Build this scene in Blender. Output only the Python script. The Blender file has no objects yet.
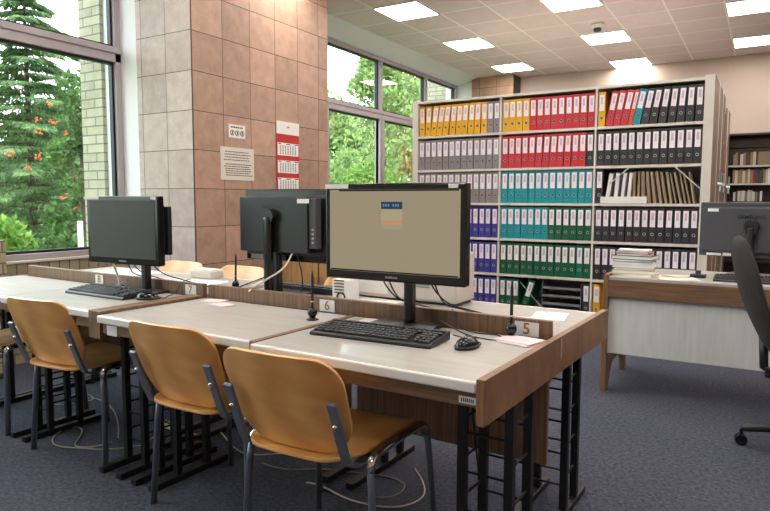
import bpy, bmesh, math, random
from mathutils import Matrix, Vector
random.seed(7)
R = math.radians
scn = bpy.context.scene
COL = scn.collection

# ------------------------------------------------------------------ camera
H = 1.21
YAW, PITCH, ROLL, FPX = 0.5406, 0.0862, -0.0031, 631.6
cd = bpy.data.cameras.new('camera'); cam = bpy.data.objects.new('camera', cd); COL.objects.link(cam)
cd.sensor_width = 36; cd.lens = 36 * FPX / 770; cd.clip_start = .05; cd.clip_end = 300
cam.matrix_world = (Matrix.Translation((0, 0, H)) @ Matrix.Rotation(YAW, 4, 'Z')
                    @ Matrix.Rotation(math.pi/2 - PITCH, 4, 'X') @ Matrix.Rotation(-ROLL, 4, 'Z'))
scn.camera = cam

# ------------------------------------------------------------------ sky and exposure
SKY_STRENGTH = 5.0
PANEL_STRENGTH = 15.0
scn.view_settings.view_transform = 'Standard'
scn.view_settings.look = 'None'
scn.view_settings.gamma = 1
scn.view_settings.use_curve_mapping = False
scn.view_settings.exposure = 0.5
w = bpy.data.worlds.new('overcast_sky'); scn.world = w; w.use_nodes = True
nt = w.node_tree; nt.nodes.clear()
out = nt.nodes.new('ShaderNodeOutputWorld'); bg = nt.nodes.new('ShaderNodeBackground')
tc = nt.nodes.new('ShaderNodeTexCoord'); sx = nt.nodes.new('ShaderNodeSeparateXYZ'); rp = nt.nodes.new('ShaderNodeValToRGB')
nt.links.new(tc.outputs['Generated'], sx.inputs[0]); nt.links.new(sx.outputs['Z'], rp.inputs[0])
rp.color_ramp.elements[0].position = 0.0; rp.color_ramp.elements[0].color = (.42, .47, .45, 1)
rp.color_ramp.elements[1].position = .25; rp.color_ramp.elements[1].color = (.86, .93, 1, 1)
nt.links.new(rp.outputs[0], bg.inputs[0]); bg.inputs[1].default_value = SKY_STRENGTH
nt.links.new(bg.outputs[0], out.inputs[0])
sd = bpy.data.lights.new('veiled_sun', 'SUN'); sd.energy = 1.6; sd.angle = R(25); sd.color = (1, .97, .9)
so = bpy.data.objects.new('veiled_sun', sd); COL.objects.link(so)
so.rotation_euler = (R(14), R(40), 0); so.location = (-20, -20, 20)

# ------------------------------------------------------------------ helpers
def lin(c):
    o = []
    for v in c:
        v = v / 255
        o.append(v / 12.92 if v <= .04045 else ((v + .055) / 1.055) ** 2.4)
    return tuple(o) + (1,)

MATS = {}
def mat(name, rgb, rough=.5, metal=0, var=.06, scale=6, spec=.5, bump=0, bscale=60, stretch=None, emit=None, coat=0):
    if name in MATS: return MATS[name]
    m = bpy.data.materials.new(name); m.use_nodes = True; n = m.node_tree; b = n.nodes['Principled BSDF']
    b.inputs['Roughness'].default_value = rough; b.inputs['Metallic'].default_value = metal
    b.inputs['Specular IOR Level'].default_value = spec
    b.inputs['Coat Weight'].default_value = coat
    c = lin(rgb)
    tcn = n.nodes.new('ShaderNodeTexCoord'); mp = n.nodes.new('ShaderNodeMapping')
    n.links.new(tcn.outputs['Object'], mp.inputs[0])
    if stretch: mp.inputs['Scale'].default_value = stretch
    nz = n.nodes.new('ShaderNodeTexNoise'); nz.inputs['Scale'].default_value = scale; nz.inputs['Detail'].default_value = 5
    n.links.new(mp.outputs[0], nz.inputs[0])
    r = n.nodes.new('ShaderNodeValToRGB')
    r.color_ramp.elements[0].position = .3; r.color_ramp.elements[1].position = .7
    r.color_ramp.elements[0].color = tuple(max(0, v * (1 - var)) for v in c[:3]) + (1,)
    r.color_ramp.elements[1].color = tuple(min(1, v * (1 + var)) for v in c[:3]) + (1,)
    n.links.new(nz.outputs[0], r.inputs[0]); n.links.new(r.outputs[0], b.inputs['Base Color'])
    if bump:
        n2 = n.nodes.new('ShaderNodeTexNoise'); n2.inputs['Scale'].default_value = bscale
        n.links.new(mp.outputs[0], n2.inputs[0])
        bp = n.nodes.new('ShaderNodeBump'); bp.inputs['Strength'].default_value = bump; bp.inputs['Distance'].default_value = .01
        n.links.new(n2.outputs[0], bp.inputs['Height']); n.links.new(bp.outputs[0], b.inputs['Normal'])
    if emit:
        b.inputs['Emission Color'].default_value = lin(rgb); b.inputs['Emission Strength'].default_value = emit
    MATS[name] = m; return m

def wood(name, c1, c2, rough=.45, stretch=(1, 18, 18), scale=4, coat=0, rings=False):
    if name in MATS: return MATS[name]
    m = bpy.data.materials.new(name); m.use_nodes = True; n = m.node_tree; b = n.nodes['Principled BSDF']
    b.inputs['Roughness'].default_value = rough; b.inputs['Coat Weight'].default_value = coat
    tcn = n.nodes.new('ShaderNodeTexCoord'); mp = n.nodes.new('ShaderNodeMapping'); mp.inputs['Scale'].default_value = stretch
    n.links.new(tcn.outputs['Object'], mp.inputs[0])
    nz = n.nodes.new('ShaderNodeTexNoise'); nz.inputs['Scale'].default_value = scale; nz.inputs['Detail'].default_value = 8; nz.inputs['Roughness'].default_value = .6
    n.links.new(mp.outputs[0], nz.inputs[0])
    fac = nz.outputs[0]
    if rings:
        wv = n.nodes.new('ShaderNodeTexWave'); wv.inputs['Scale'].default_value = 1.4; wv.inputs['Distortion'].default_value = 7
        wv.inputs['Detail'].default_value = 2; wv.inputs['Detail Scale'].default_value = .8
        n.links.new(mp.outputs[0], wv.inputs[0])
        mx = n.nodes.new('ShaderNodeMath'); mx.operation = 'MULTIPLY_ADD'; mx.inputs[1].default_value = .22
        n.links.new(wv.outputs['Fac'], mx.inputs[0]); 
        m2 = n.nodes.new('ShaderNodeMath'); m2.operation = 'MULTIPLY'; m2.inputs[1].default_value = .78
        n.links.new(nz.outputs[0], m2.inputs[0]); n.links.new(m2.outputs[0], mx.inputs[2]); fac = mx.outputs[0]
    r = n.nodes.new('ShaderNodeValToRGB'); r.color_ramp.elements[0].position = .3; r.color_ramp.elements[1].position = .7
    r.color_ramp.elements[0].color = lin(c1); r.color_ramp.elements[1].color = lin(c2)
    n.links.new(fac, r.inputs[0]); n.links.new(r.outputs[0], b.inputs['Base Color'])
    MATS[name] = m; return m

def emat(name, rgb, s):
    if name in MATS: return MATS[name]
    m = bpy.data.materials.new(name); m.use_nodes = True; n = m.node_tree; n.nodes.clear()
    o = n.nodes.new('ShaderNodeOutputMaterial'); e = n.nodes.new('ShaderNodeEmission')
    e.inputs[0].default_value = lin(rgb); e.inputs[1].default_value = s; n.links.new(e.outputs[0], o.inputs[0])
    MATS[name] = m; return m

def grid_mat(name, axes, per, off, base, line, lw, rough=.5, var=.12, mottle=3, bump=.3, brick=False, fine=0):
    """rectangular tiles: axes = two of 'xyz' (object coordinates), joints where (coord-off)/per is whole"""
    if name in MATS: return MATS[name]
    m = bpy.data.materials.new(name); m.use_nodes = True; n = m.node_tree; b = n.nodes['Principled BSDF']; L = n.links
    b.inputs['Roughness'].default_value = rough
    tcn = n.nodes.new('ShaderNodeTexCoord'); sp = n.nodes.new('ShaderNodeSeparateXYZ'); L.new(tcn.outputs['Object'], sp.inputs[0])
    def mth(op, a, b_=None, c=None):
        q = n.nodes.new('ShaderNodeMath'); q.operation = op
        for i, v in enumerate((a, b_, c)):
            if v is None: continue
            if isinstance(v, (int, float)): q.inputs[i].default_value = v
            else: L.new(v, q.inputs[i])
        return q.outputs[0]
    us = []
    for ax, p, o in zip(axes, per, off):
        us.append(mth('DIVIDE', mth('SUBTRACT', sp.outputs['XYZ'.index(ax.upper())], o), p))
    u, v = us
    if brick:
        half = mth('MULTIPLY', mth('MODULO', mth('ADD', mth('FLOOR', v), 1000.0), 2.0), .5)
        u = mth('ADD', u, half)
    fl = []
    ds = []
    for q, p in ((u, per[0]), (v, per[1])):
        fr = mth('FRACT', mth('ADD', q, 500.0))
        d = mth('MULTIPLY', mth('MINIMUM', fr, mth('SUBTRACT', 1.0, fr)), p)
        ds.append(d); fl.append(mth('FLOOR', q))
    dmin = mth('MINIMUM', ds[0], ds[1])
    joint = mth('LESS_THAN', dmin, lw)
    cb = n.nodes.new('ShaderNodeCombineXYZ'); L.new(fl[0], cb.inputs[0]); L.new(fl[1], cb.inputs[1])
    wn = n.nodes.new('ShaderNodeTexWhiteNoise'); L.new(cb.outputs[0], wn.inputs[0])
    nz = n.nodes.new('ShaderNodeTexNoise'); nz.inputs['Scale'].default_value = mottle; nz.inputs['Detail'].default_value = 8; nz.inputs['Roughness'].default_value = .65
    va = n.nodes.new('ShaderNodeVectorMath'); va.operation = 'ADD'; L.new(tcn.outputs['Object'], va.inputs[0]); L.new(wn.outputs['Color'], va.inputs[1])
    L.new(va.outputs[0], nz.inputs[0])
    f = mth('ADD', mth('MULTIPLY', wn.outputs['Value'], .3), mth('MULTIPLY', nz.outputs[0], .9))
    r = n.nodes.new('ShaderNodeValToRGB'); r.color_ramp.elements[0].position = .3; r.color_ramp.elements[1].position = .9
    c0, c1 = (lin(x) for x in base)
    r.color_ramp.elements[0].color = c0; r.color_ramp.elements[1].color = c1
    L.new(f, r.inputs[0])
    mix = n.nodes.new('ShaderNodeMix'); mix.data_type = 'RGBA'; L.new(joint, mix.inputs['Factor'])
    L.new(r.outputs[0], mix.inputs['A']); mix.inputs['B'].default_value = lin(line)
    L.new(mix.outputs['Result'], b.inputs['Base Color'])
    hh = mth('SUBTRACT', 1.0, joint)
    if fine:
        n3 = n.nodes.new('ShaderNodeTexNoise'); n3.inputs['Scale'].default_value = fine; L.new(tcn.outputs['Object'], n3.inputs[0])
        hh = mth('ADD', hh, mth('MULTIPLY', n3.outputs[0], .5))
    bp = n.nodes.new('ShaderNodeBump'); bp.inputs['Strength'].default_value = bump; bp.inputs['Distance'].default_value = .004
    L.new(hh, bp.inputs['Height']); L.new(bp.outputs[0], b.inputs['Normal'])
    MATS[name] = m; return m

def glass_mat():
    m = bpy.data.materials.new('window_glass'); m.use_nodes = True; n = m.node_tree; n.nodes.clear()
    o = n.nodes.new('ShaderNodeOutputMaterial'); t = n.nodes.new('ShaderNodeBsdfTransparent'); g = n.nodes.new('ShaderNodeBsdfGlossy')
    g.inputs['Roughness'].default_value = .0; t.inputs[0].default_value = (.93, .97, .95, 1)
    lw = n.nodes.new('ShaderNodeLayerWeight'); lw.inputs['Blend'].default_value = .5
    pw = n.nodes.new('ShaderNodeMath'); pw.operation = 'POWER'; pw.inputs[1].default_value = 5; n.links.new(lw.outputs['Facing'], pw.inputs[0])
    fr = n.nodes.new('ShaderNodeMath'); fr.operation = 'MULTIPLY_ADD'; fr.inputs[1].default_value = .95; fr.inputs[2].default_value = .035; n.links.new(pw.outputs[0], fr.inputs[0])
    mx = n.nodes.new('ShaderNodeMixShader'); n.links.new(fr.outputs[0], mx.inputs[0])
    n.links.new(t.outputs[0], mx.inputs[1]); n.links.new(g.outputs[0], mx.inputs[2]); n.links.new(mx.outputs[0], o.inputs[0])
    return m

class MB:
    def __init__(s): s.b = bmesh.new()
    def box(s, x0, x1, y0, y1, z0, z1, rot=None, org=(0, 0, 0)):
        r = bmesh.ops.create_cube(s.b, size=1); M = Matrix.Translation(((x0+x1)/2, (y0+y1)/2, (z0+z1)/2)) @ Matrix.Diagonal((x1-x0, y1-y0, z1-z0, 1))
        if rot is not None: M = Matrix.Translation(org) @ rot @ Matrix.Translation([-v for v in org]) @ M
        bmesh.ops.transform(s.b, matrix=M, verts=r['verts']); return s
    def tube(s, pts, r, seg=8, closed=False, flat=1.0):
        pts = [Vector(p) for p in pts]; rings = []; n = len(pts); up = None
        for i, p in enumerate(pts):
            d = (pts[min(i+1, n-1)] - pts[max(i-1, 0)])
            if d.length < 1e-9: d = Vector((0, 0, 1))
            d.normalize()
            if up is None:
                up = Vector((0, 0, 1)) if abs(d.z) < .9 else Vector((1, 0, 0))
            a = (up - d * up.dot(d))
            if a.length < 1e-4: a = d.orthogonal()
            a.normalize(); up = a; c = d.cross(a)
            rr = r[i] if isinstance(r, (list, tuple)) else r
            rings.append([s.b.verts.new(p + a * math.cos(t) * rr + c * math.sin(t) * rr * flat) for t in [2*math.pi*k/seg for k in range(seg)]])
        for i in range(n-1):
            for k in range(seg):
                s.b.faces.new((rings[i][k], rings[i][(k+1) % seg], rings[i+1][(k+1) % seg], rings[i+1][k]))
        s.b.faces.new(rings[0][::-1]); s.b.faces.new(rings[-1]); return s
    def cyl(s, p0, p1, r, r2=None, seg=16): return s.tube([p0, p1], [r, r if r2 is None else r2], seg)
    def lathe(s, prof, c=(0, 0), seg=24):
        rings = []
        for r, z in prof: rings.append([s.b.verts.new((c[0] + max(r, 1e-4)*math.cos(2*math.pi*k/seg), c[1] + max(r, 1e-4)*math.sin(2*math.pi*k/seg), z)) for k in range(seg)])
        for i in range(len(rings)-1):
            for k in range(seg): s.b.faces.new((rings[i][k], rings[i][(k+1) % seg], rings[i+1][(k+1) % seg], rings[i+1][k]))
        s.b.faces.new(rings[0][::-1]); s.b.faces.new(rings[-1]); return s
    def prism(s, poly, axis, a0, a1):
        """poly: 2D points; axis 'x': (y,z), 'y': (x,z), 'z': (x,y)"""
        def P(q, a): return {'x': (a, q[0], q[1]), 'y': (q[0], a, q[1]), 'z': (q[0], q[1], a)}[axis]
        A = [s.b.verts.new(P(q, a0)) for q in poly]; B = [s.b.verts.new(P(q, a1)) for q in poly]; n = len(poly)
        s.b.faces.new(A[::-1]); s.b.faces.new(B)
        for i in range(n): s.b.faces.new((A[i], A[(i+1) % n], B[(i+1) % n], B[i]))
        return s
    def quad(s, *p):
        s.b.faces.new([s.b.verts.new(q) for q in p]); return s
    def mesh(s, name, m, smooth=False):
        bmesh.ops.recalc_face_normals(s.b, faces=s.b.faces)
        me = bpy.data.meshes.new(name); s.b.to_mesh(me); s.b.free(); me.materials.append(m)
        if smooth:
            for p in me.polygons: p.use_smooth = True
        return me
    def build(s, name, m, parent=None, bevel=0, smooth=False, subd=0, loc=None, seg=2):
        o = bpy.data.objects.new(name, s.mesh(name, m, smooth or bevel > 0)); COL.objects.link(o)
        if parent is not None: o.parent = parent
        if loc: o.location = loc
        if bevel:
            b = o.modifiers.new('b', 'BEVEL'); b.width = bevel; b.segments = seg; b.limit_method = 'ANGLE'; b.angle_limit = R(40); b.harden_normals = False
            for p in o.data.polygons: p.use_smooth = False
        if subd: q = o.modifiers.new('s', 'SUBSURF'); q.levels = subd; q.render_levels = subd
        return o

def tag(o, label=None, cat=None, group=None, kind=None):
    if label: o['label'] = label
    if cat: o['category'] = cat
    if group: o['group'] = group
    if kind: o['kind'] = kind
    return o
def thing(name, loc, label, cat, group=None, rz=0):
    o = bpy.data.objects.new(name, None); COL.objects.link(o); o.location = loc; o.rotation_euler = (0, 0, rz); o.empty_display_size = .05
    return tag(o, label, cat, group)
def struct(name, mb, m, bevel=0, parent=None):
    o = mb.build(name, m, parent, bevel)
    if parent is None: o['kind'] = 'structure'
    return o
def copy_tree(o, parent=None):
    c = o.copy(); COL.objects.link(c); c.parent = parent
    for ch in [q for q in o.children]: copy_tree(ch, c)
    return c
def text_part(name, txt, size, m, parent, M, extrude=.0006):
    cu = bpy.data.curves.new('t', 'FONT'); cu.body = txt; cu.size = size; cu.extrude = extrude; cu.offset = size*.018; cu.align_x = 'CENTER'; cu.align_y = 'CENTER'
    to = bpy.data.objects.new('t', cu); COL.objects.link(to)
    dg = bpy.context.evaluated_depsgraph_get(); me = bpy.data.meshes.new_from_object(to.evaluated_get(dg))
    bpy.data.objects.remove(to); me.transform(M); me.materials.clear(); me.materials.append(m)
    o = bpy.data.objects.new(name, me); COL.objects.link(o); o.parent = parent; return o
TXT_FRONT = Matrix.Rotation(math.pi/2, 4, 'X')                      # readable from -Y
TXT_RIGHT = Matrix.Rotation(math.pi/2, 4, 'Z') @ Matrix.Rotation(math.pi/2, 4, 'X')   # readable from +X

DR = -0.0319                    # the desk row is turned a little against the room
def D(x, y, z=0): return (x*math.cos(DR) - y*math.sin(DR), x*math.sin(DR) + y*math.cos(DR), z)

# ------------------------------------------------------------------ materials
M = {}
M['wall'] = mat('painted_wall', (194, 176, 164), .85, var=.03, scale=2, bump=.05, bscale=200)
M['white_wall'] = mat('white_plaster', (222, 222, 224), .8, var=.02)
M['frame'] = mat('aluminium_frame', (168, 158, 162), .45, .1, var=.04)
M['glass'] = glass_mat()
M['tile_f'] = grid_mat('column_tile_front', 'xz', (.289, .303), (-3.837, 1.303), ((152, 134, 127), (192, 172, 163)), (62, 50, 46), .0028, rough=.55, mottle=11)
M['tile_r'] = grid_mat('column_tile_side', 'yz', (.322, .303), (3.498, 1.303), ((150, 120, 102), (194, 158, 136)), (58, 44, 38), .0028, rough=.6, mottle=11)
M['tile_b'] = grid_mat('pilaster_tile', 'xz', (.30, .303), (-3.66, 1.303), ((128, 96, 78), (176, 142, 120)), (70, 52, 44), .003, rough=.5, mottle=5)
M['ceiling'] = grid_mat('ceiling_tiles', 'xy', (.55, .57), (-3.77, 10.55), ((204, 189, 186), (220, 205, 202)), (236, 230, 224), .010, rough=.9, mottle=8, bump=.4, fine=150)
M['brick_y'] = grid_mat('cream_brick_x', 'xz', (.25, .077), (0, 0), ((140, 134, 112), (176, 170, 144)), (104, 104, 102), .006, rough=.85, mottle=6, brick=True, bump=.5)
M['brick_x'] = grid_mat('cream_brick_y', 'yz', (.25, .077), (0, .0), ((150, 134, 108), (196, 180, 148)), (110, 104, 98), .006, rough=.85, mottle=6, brick=True, bump=.5)
M['brick_s'] = grid_mat('soldier_brick', 'yz', (.082, .5), (0, .5), ((132, 118, 94), (176, 162, 134)), (92, 88, 82), .005, rough=.85, mottle=6, bump=.5)
M['sill'] = mat('sill_stone', (205, 198, 182), .6)
M['carpet'] = None
def carpet():
    m = bpy.data.materials.new('blue_grey_carpet'); m.use_nodes = True; n = m.node_tree; b = n.nodes['Principled BSDF']; L = n.links
    b.inputs['Roughness'].default_value = .95; b.inputs['Specular IOR Level'].default_value = .15
    t = n.nodes.new('ShaderNodeTexCoord')
    a = n.nodes.new('ShaderNodeTexNoise'); a.inputs['Scale'].default_value = 55; a.inputs['Detail'].default_value = 6; a.inputs['Roughness'].default_value = .8
    c = n.nodes.new('ShaderNodeTexNoise'); c.inputs['Scale'].default_value = 1.3; c.inputs['Detail'].default_value = 3
    L.new(t.outputs['Object'], a.inputs[0]); L.new(t.outputs['Object'], c.inputs[0])
    r = n.nodes.new('ShaderNodeValToRGB'); r.color_ramp.elements[0].position = .35; r.color_ramp.elements[1].position = .68
    r.color_ramp.elements[0].color = lin((48, 50, 60)); r.color_ramp.elements[1].color = lin((100, 102, 114))
    r2 = n.nodes.new('ShaderNodeValToRGB'); r2.color_ramp.elements[0].position = .3; r2.color_ramp.elements[1].position = .7
    r2.color_ramp.elements[0].color = (.88, .9, .95, 1); r2.color_ramp.elements[1].color = (1, 1, 1, 1)
    L.new(a.outputs[0], r.inputs[0]); L.new(c.outputs[0], r2.inputs[0])
    mx = n.nodes.new('ShaderNodeMix'); mx.data_type = 'RGBA'; mx.blend_type = 'MULTIPLY'; mx.inputs['Factor'].default_value = 1
    L.new(r.outputs[0], mx.inputs['A']); L.new(r2.outputs[0], mx.inputs['B']); L.new(mx.outputs['Result'], b.inputs['Base Color'])
    bp = n.nodes.new('ShaderNodeBump'); bp.inputs['Strength'].default_value = .6; bp.inputs['Distance'].default_value = .004
    L.new(a.outputs[0], bp.inputs['Height']); L.new(bp.outputs[0], b.inputs['Normal'])
    return m
M['carpet'] = carpet()
M['brown'] = wood('brown_laminate', (88, 64, 46), (138, 104, 74), .45, (1.5, 30, 1.5) , 5)
M['brownv'] = wood('brown_laminate_upright_grain', (88, 64, 46), (140, 106, 76), .45, (34, 34, 1.2), 3)
M['brownh'] = wood('brown_laminate_long_grain', (92, 68, 50), (138, 104, 76), .42, (1.2, 30, 30), 4)
M['browny'] = wood('brown_laminate_side_grain', (104, 72, 48), (150, 110, 76), .42, (30, 2.5, 1.5), 4)
M['top'] = wood('pale_laminate_top', (168, 162, 155), (186, 180, 173), .33, (2, 14, 14), 2, coat=.15)
M['edge'] = mat('white_table_edge', (224, 218, 214), .3, var=.03)
M['ply'] = wood('beech_plywood', (200, 138, 70), (228, 174, 104), .3, (1.2, 3, 5), 1.6, coat=.3, rings=True)
M['cframe'] = mat('blue_grey_chair_steel', (112, 118, 132), .3, .4, var=.05)
M['chrome'] = mat('chrome', (215, 212, 208), .12, 1.0, var=.02)
M['blacksteel'] = mat('black_steel', (26, 26, 28), .45, .2, var=.1)
M['blackplastic'] = mat('black_plastic', (27, 27, 29), .38, var=.08)
M['blackgloss'] = mat('black_gloss_bezel', (17, 18, 20), .16, var=.05)
M['darkscreen'] = mat('dark_screen', (38, 37, 34), .5, var=.03)
M['greyplastic'] = mat('charcoal_plastic', (62, 62, 68), .5, var=.05)
M['keycap'] = mat('keycaps', (42, 42, 45), .45, var=.05)
M['steel'] = mat('cream_shelf_steel', (212, 206, 197), .45, var=.02)
M['steelgrey'] = mat('grey_shelf_back', (120, 122, 124), .55, var=.04)
M['endpanel'] = mat('brown_end_panel', (136, 112, 96), .5, var=.05)
M['paper'] = mat('white_paper', (235, 232, 228), .7, var=.02)
M['creampaper'] = mat('cream_paper', (220, 212, 200), .7, var=.02)
M['pink'] = mat('pink_note_paper', (232, 206, 208), .7, var=.03)
M['ink'] = mat('dark_ink', (60, 60, 64), .7)
M['red'] = mat('calendar_red', (196, 40, 42), .5, var=.05)
M['gold'] = mat('ochre_numeral', (164, 118, 54), .5)
M['silver'] = mat('silver_lettering', (170, 170, 172), .35, .5)
M['darkletter'] = mat('embossed_black_lettering', (8, 8, 9), .3)
M['whiteplastic'] = mat('off_white_plastic', (204, 192, 184), .45, var=.03)
M['cable'] = mat('grey_cable', (150, 146, 138), .5, var=.03)
M['blackcable'] = mat('black_cable', (22, 22, 24), .5)
M['creamcable'] = mat('cream_cable', (206, 198, 176), .5)
M['sticker'] = mat('white_sticker', (226, 226, 226), .5, var=.02)
M['panelframe'] = mat('light_panel_frame', (225, 222, 216), .5, var=.02)
M['lampglow'] = emat('lit_diffuser', (255, 248, 240), PANEL_STRENGTH)
M['fabric'] = mat('charcoal_fabric', (48, 44, 44), .9, var=.2, scale=90, bump=.3, bscale=300)

# ------------------------------------------------------------------ room shell
CZ = 3.3
struct('floor', MB().box(-4.9, 3.2, -1.6, 10.7, -.12, 0), M['carpet'])
struct('ceiling', MB().box(-4.32, 3.2, -1.6, 10.7, CZ, CZ+.1), M['ceiling'])
struct('wall_back', MB().box(-4.9, 3.3, 10.55, 10.75, 0, CZ+.1), M['wall'])
struct('wall_right', MB().box(3.2, 3.35, -1.7, 10.75, 0, CZ+.1), M['wall'])
struct('wall_front', MB().box(-4.9, 3.3, -1.75, -1.6, 0, CZ+.1), M['wall'])
# sloping soffit strip between window heads and tiled ceiling
struct('trim_1', MB().prism([(-4.86, 3.2), (-4.62, 3.2), (-4.32, CZ), (-4.32, CZ+.1), (-4.86, CZ+.1)], 'y', -1.6, 10.55), M['white_wall'])
# sill wall of the left window: cream brick with a soldier course
struct('wall_left', MB().box(-4.9, -4.66, -1.6, 3.5, 0, .665), M['brick_x'])
struct('trim_2', MB().box(-4.9, -4.655, -1.6, 3.5, .665, .745), M['brick_s'], .003)
struct('trim_3', MB().box(-4.93, -4.64, -1.6, 3.5, .745, .765), M['sill'], .004)
struct('trim_4', MB().box(-4.66, -4.52, 1.9, 2.40, 0, .93), M['brick_x'], .003)
# wall under the rear window
struct('wall_left_rear', MB().box(-4.9, -4.66, 5.26, 10.55, 0, .76), M['white_wall'])
struct('trim_5', MB().box(-4.93, -4.60, 5.26, 10.3, .76, .79), M['sill'], .004)
# tiled column between the windows
col = MB().box(-4.45, -3.84, 3.502, 5.26, 0, CZ)
struct('wall_column', col, M['tile_r'])
struct('wall_column_face', MB().box(-4.474, -3.8395, 3.488, 3.502, 0, CZ), M['tile_f'])
struct('wall_reveal', MB().box(-4.9, -4.45, 3.495, 5.26, 0, 3.25), M['white_wall'])
struct('wall_outer_pier', MB().box(-5.19, -4.9, 3.46, 5.5, -.6, 4.6), M['brick_y'])
# rear pilaster
struct('wall_pilaster', MB().box(-4.40, -3.66, 10.2, 10.55, 0, CZ), M['tile_b'])
struct('wall_reveal_rear', MB().box(-4.9, -4.40, 10.22, 10.55, 0, 3.25), M['white_wall'])
struct('wall_outer_pier_rear', MB().box(-5.35, -4.9, 10.28, 12, -.6, 4.6), M['brick_y'])

# windows ------------------------------------------------------------------
def window(name, y0, y1, mull_hi, mull_lo, zb=.765, zt=3.2, tz0=2.35, tz1=2.47, x=-4.72):
    w_ = tag(bpy.data.objects.new(name, None), kind='structure'); COL.objects.link(w_); w_.location = (0, 0, 0)
    fr = MB()
    d0, d1 = x-.05, x+.04
    fr.box(d0, d1, y0, y1, zt-.05, zt); fr.box(d0, d1, y0, y1, zb, zb+.045)
    fr.box(d0, d1, y0, y0+.06, zb, zt); fr.box(d0, d1, y1-.06, y1, zb, zt)
    fr.build('window_frame', M['frame'], w_, .003)
    tr = MB().box(d0-.01, x+.055, y0, y1, tz1-.05, tz1).box(d0, d1, y0, y1, tz0, tz1-.05)
    tr.build('transom', M['frame'], w_, .003)
    for y in mull_hi: MB().box(d0, d1, y-.045, y+.045, tz1, zt-.05).build('mullion', M['frame'], w_, .003)
    for y in mull_lo: MB().box(d0, d1, y-.065, y+.065, zb+.045, tz0).build('mullion', M['frame'], w_, .003)
    # sash rims of the panes
    def panes(ms, z0, z1):
        ys = [y0+.06] + [v for m_ in ms for v in (m_-.045, m_+.045)] + [y1-.06]
        for a, b in zip(ys[::2], ys[1::2]):
            MB().box(x-.012, x-.006, a, b, z0, z1).build('pane', M['glass'], w_)
            MB().box(x-.03, x+.012, a, a+.02, z0, z1).box(x-.03, x+.012, b-.02, b, z0, z1).box(x-.03, x+.012, a, b, z0, z0+.02).box(x-.03, x+.012, a, b, z1-.02, z1).build('glazing_bead', M['blacksteel'], w_)
    panes(mull_hi, tz1, zt-.05); panes(mull_lo, zb+.045, tz0)
    return w_
window('window_1', -1.6, 3.5, (.9,), (.9,))
window('window_2', 5.26, 10.2, (6.38, 7.68, 9.05), (6.38, 7.72, 9.05), zb=.79)

# ceiling lights -------------------------------------------------------------
lights = []
for x0, ys in ((-3.77, (.86, 2.57, 4.28, 5.99, 7.70, 9.41)), (-2.12, (-.28, 1.43, 3.14, 4.85, 6.56, 8.27, 9.98)), (-.47, (.86, 2.57, 4.28, 5.99, 7.70, 9.41)), (1.18, (-.28, 1.43, 3.14, 4.85, 6.56, 8.27, 9.98))):
    for y0 in ys: lights.append((x0, y0))
fr_me = MB().box(0, .55, 0, .02, -.012, 0).box(0, .55, .55, .57, -.012, 0).box(0, .02, .02, .55, -.012, 0).box(.53, .55, .02, .55, -.012, 0).mesh('frame', M['panelframe'])
df_me = MB().box(.02, .53, .02, .55, -.008, -.001).mesh('diffuser', M['lampglow'])
CL = {(-3.77, 5.99): 'square ceiling light panel nearest the tiled column, at the picture\'s top edge',
      (-3.77, 7.70): 'square ceiling light panel second along the row beside the rear window',
      (-3.77, 9.41): 'square ceiling light panel above the left end of the binder shelves, last of its row',
      (-2.12, 6.56): 'square ceiling light panel cut by the top edge above the smoke detector row',
      (-2.12, 8.27): 'square ceiling light panel right behind the smoke detector',
      (-2.12, 9.98): 'square ceiling light panel closest to the rear wall, over the middle shelves',
      (-.47, 7.70): 'square ceiling light panel in the top right corner',
      (-.47, 9.41): 'square ceiling light panel at the right edge, near the rear wall'}
for x0, y0 in lights:
    vis = (x0, y0) in CL
    t = thing('ceiling_light', (x0, y0, CZ), CL.get((x0, y0), 'square ceiling light panel over the near part of the room, outside the picture'), 'ceiling light', 'ceiling light panels' if vis else 'ceiling light panels outside the picture')
    for nm, me in (('frame', fr_me), ('diffuser', df_me)):
        o = bpy.data.objects.new(nm, me); COL.objects.link(o); o.parent = t
sdt = thing('smoke_detector', (-1.80, 7.86, CZ), 'small white round smoke detector on the ceiling in front of a light panel', 'smoke detector')
MB().lathe([(.075, 0), (.075, -.02), (.068, -.045), (.06, -.05)]).build('base', M['panelframe'], sdt, smooth=True)
MB().lathe([(.045, -.05), (.045, -.075), (.035, -.09), (.0, -.092)]).build('sensor_head', M['greyplastic'], sdt, smooth=True)

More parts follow.
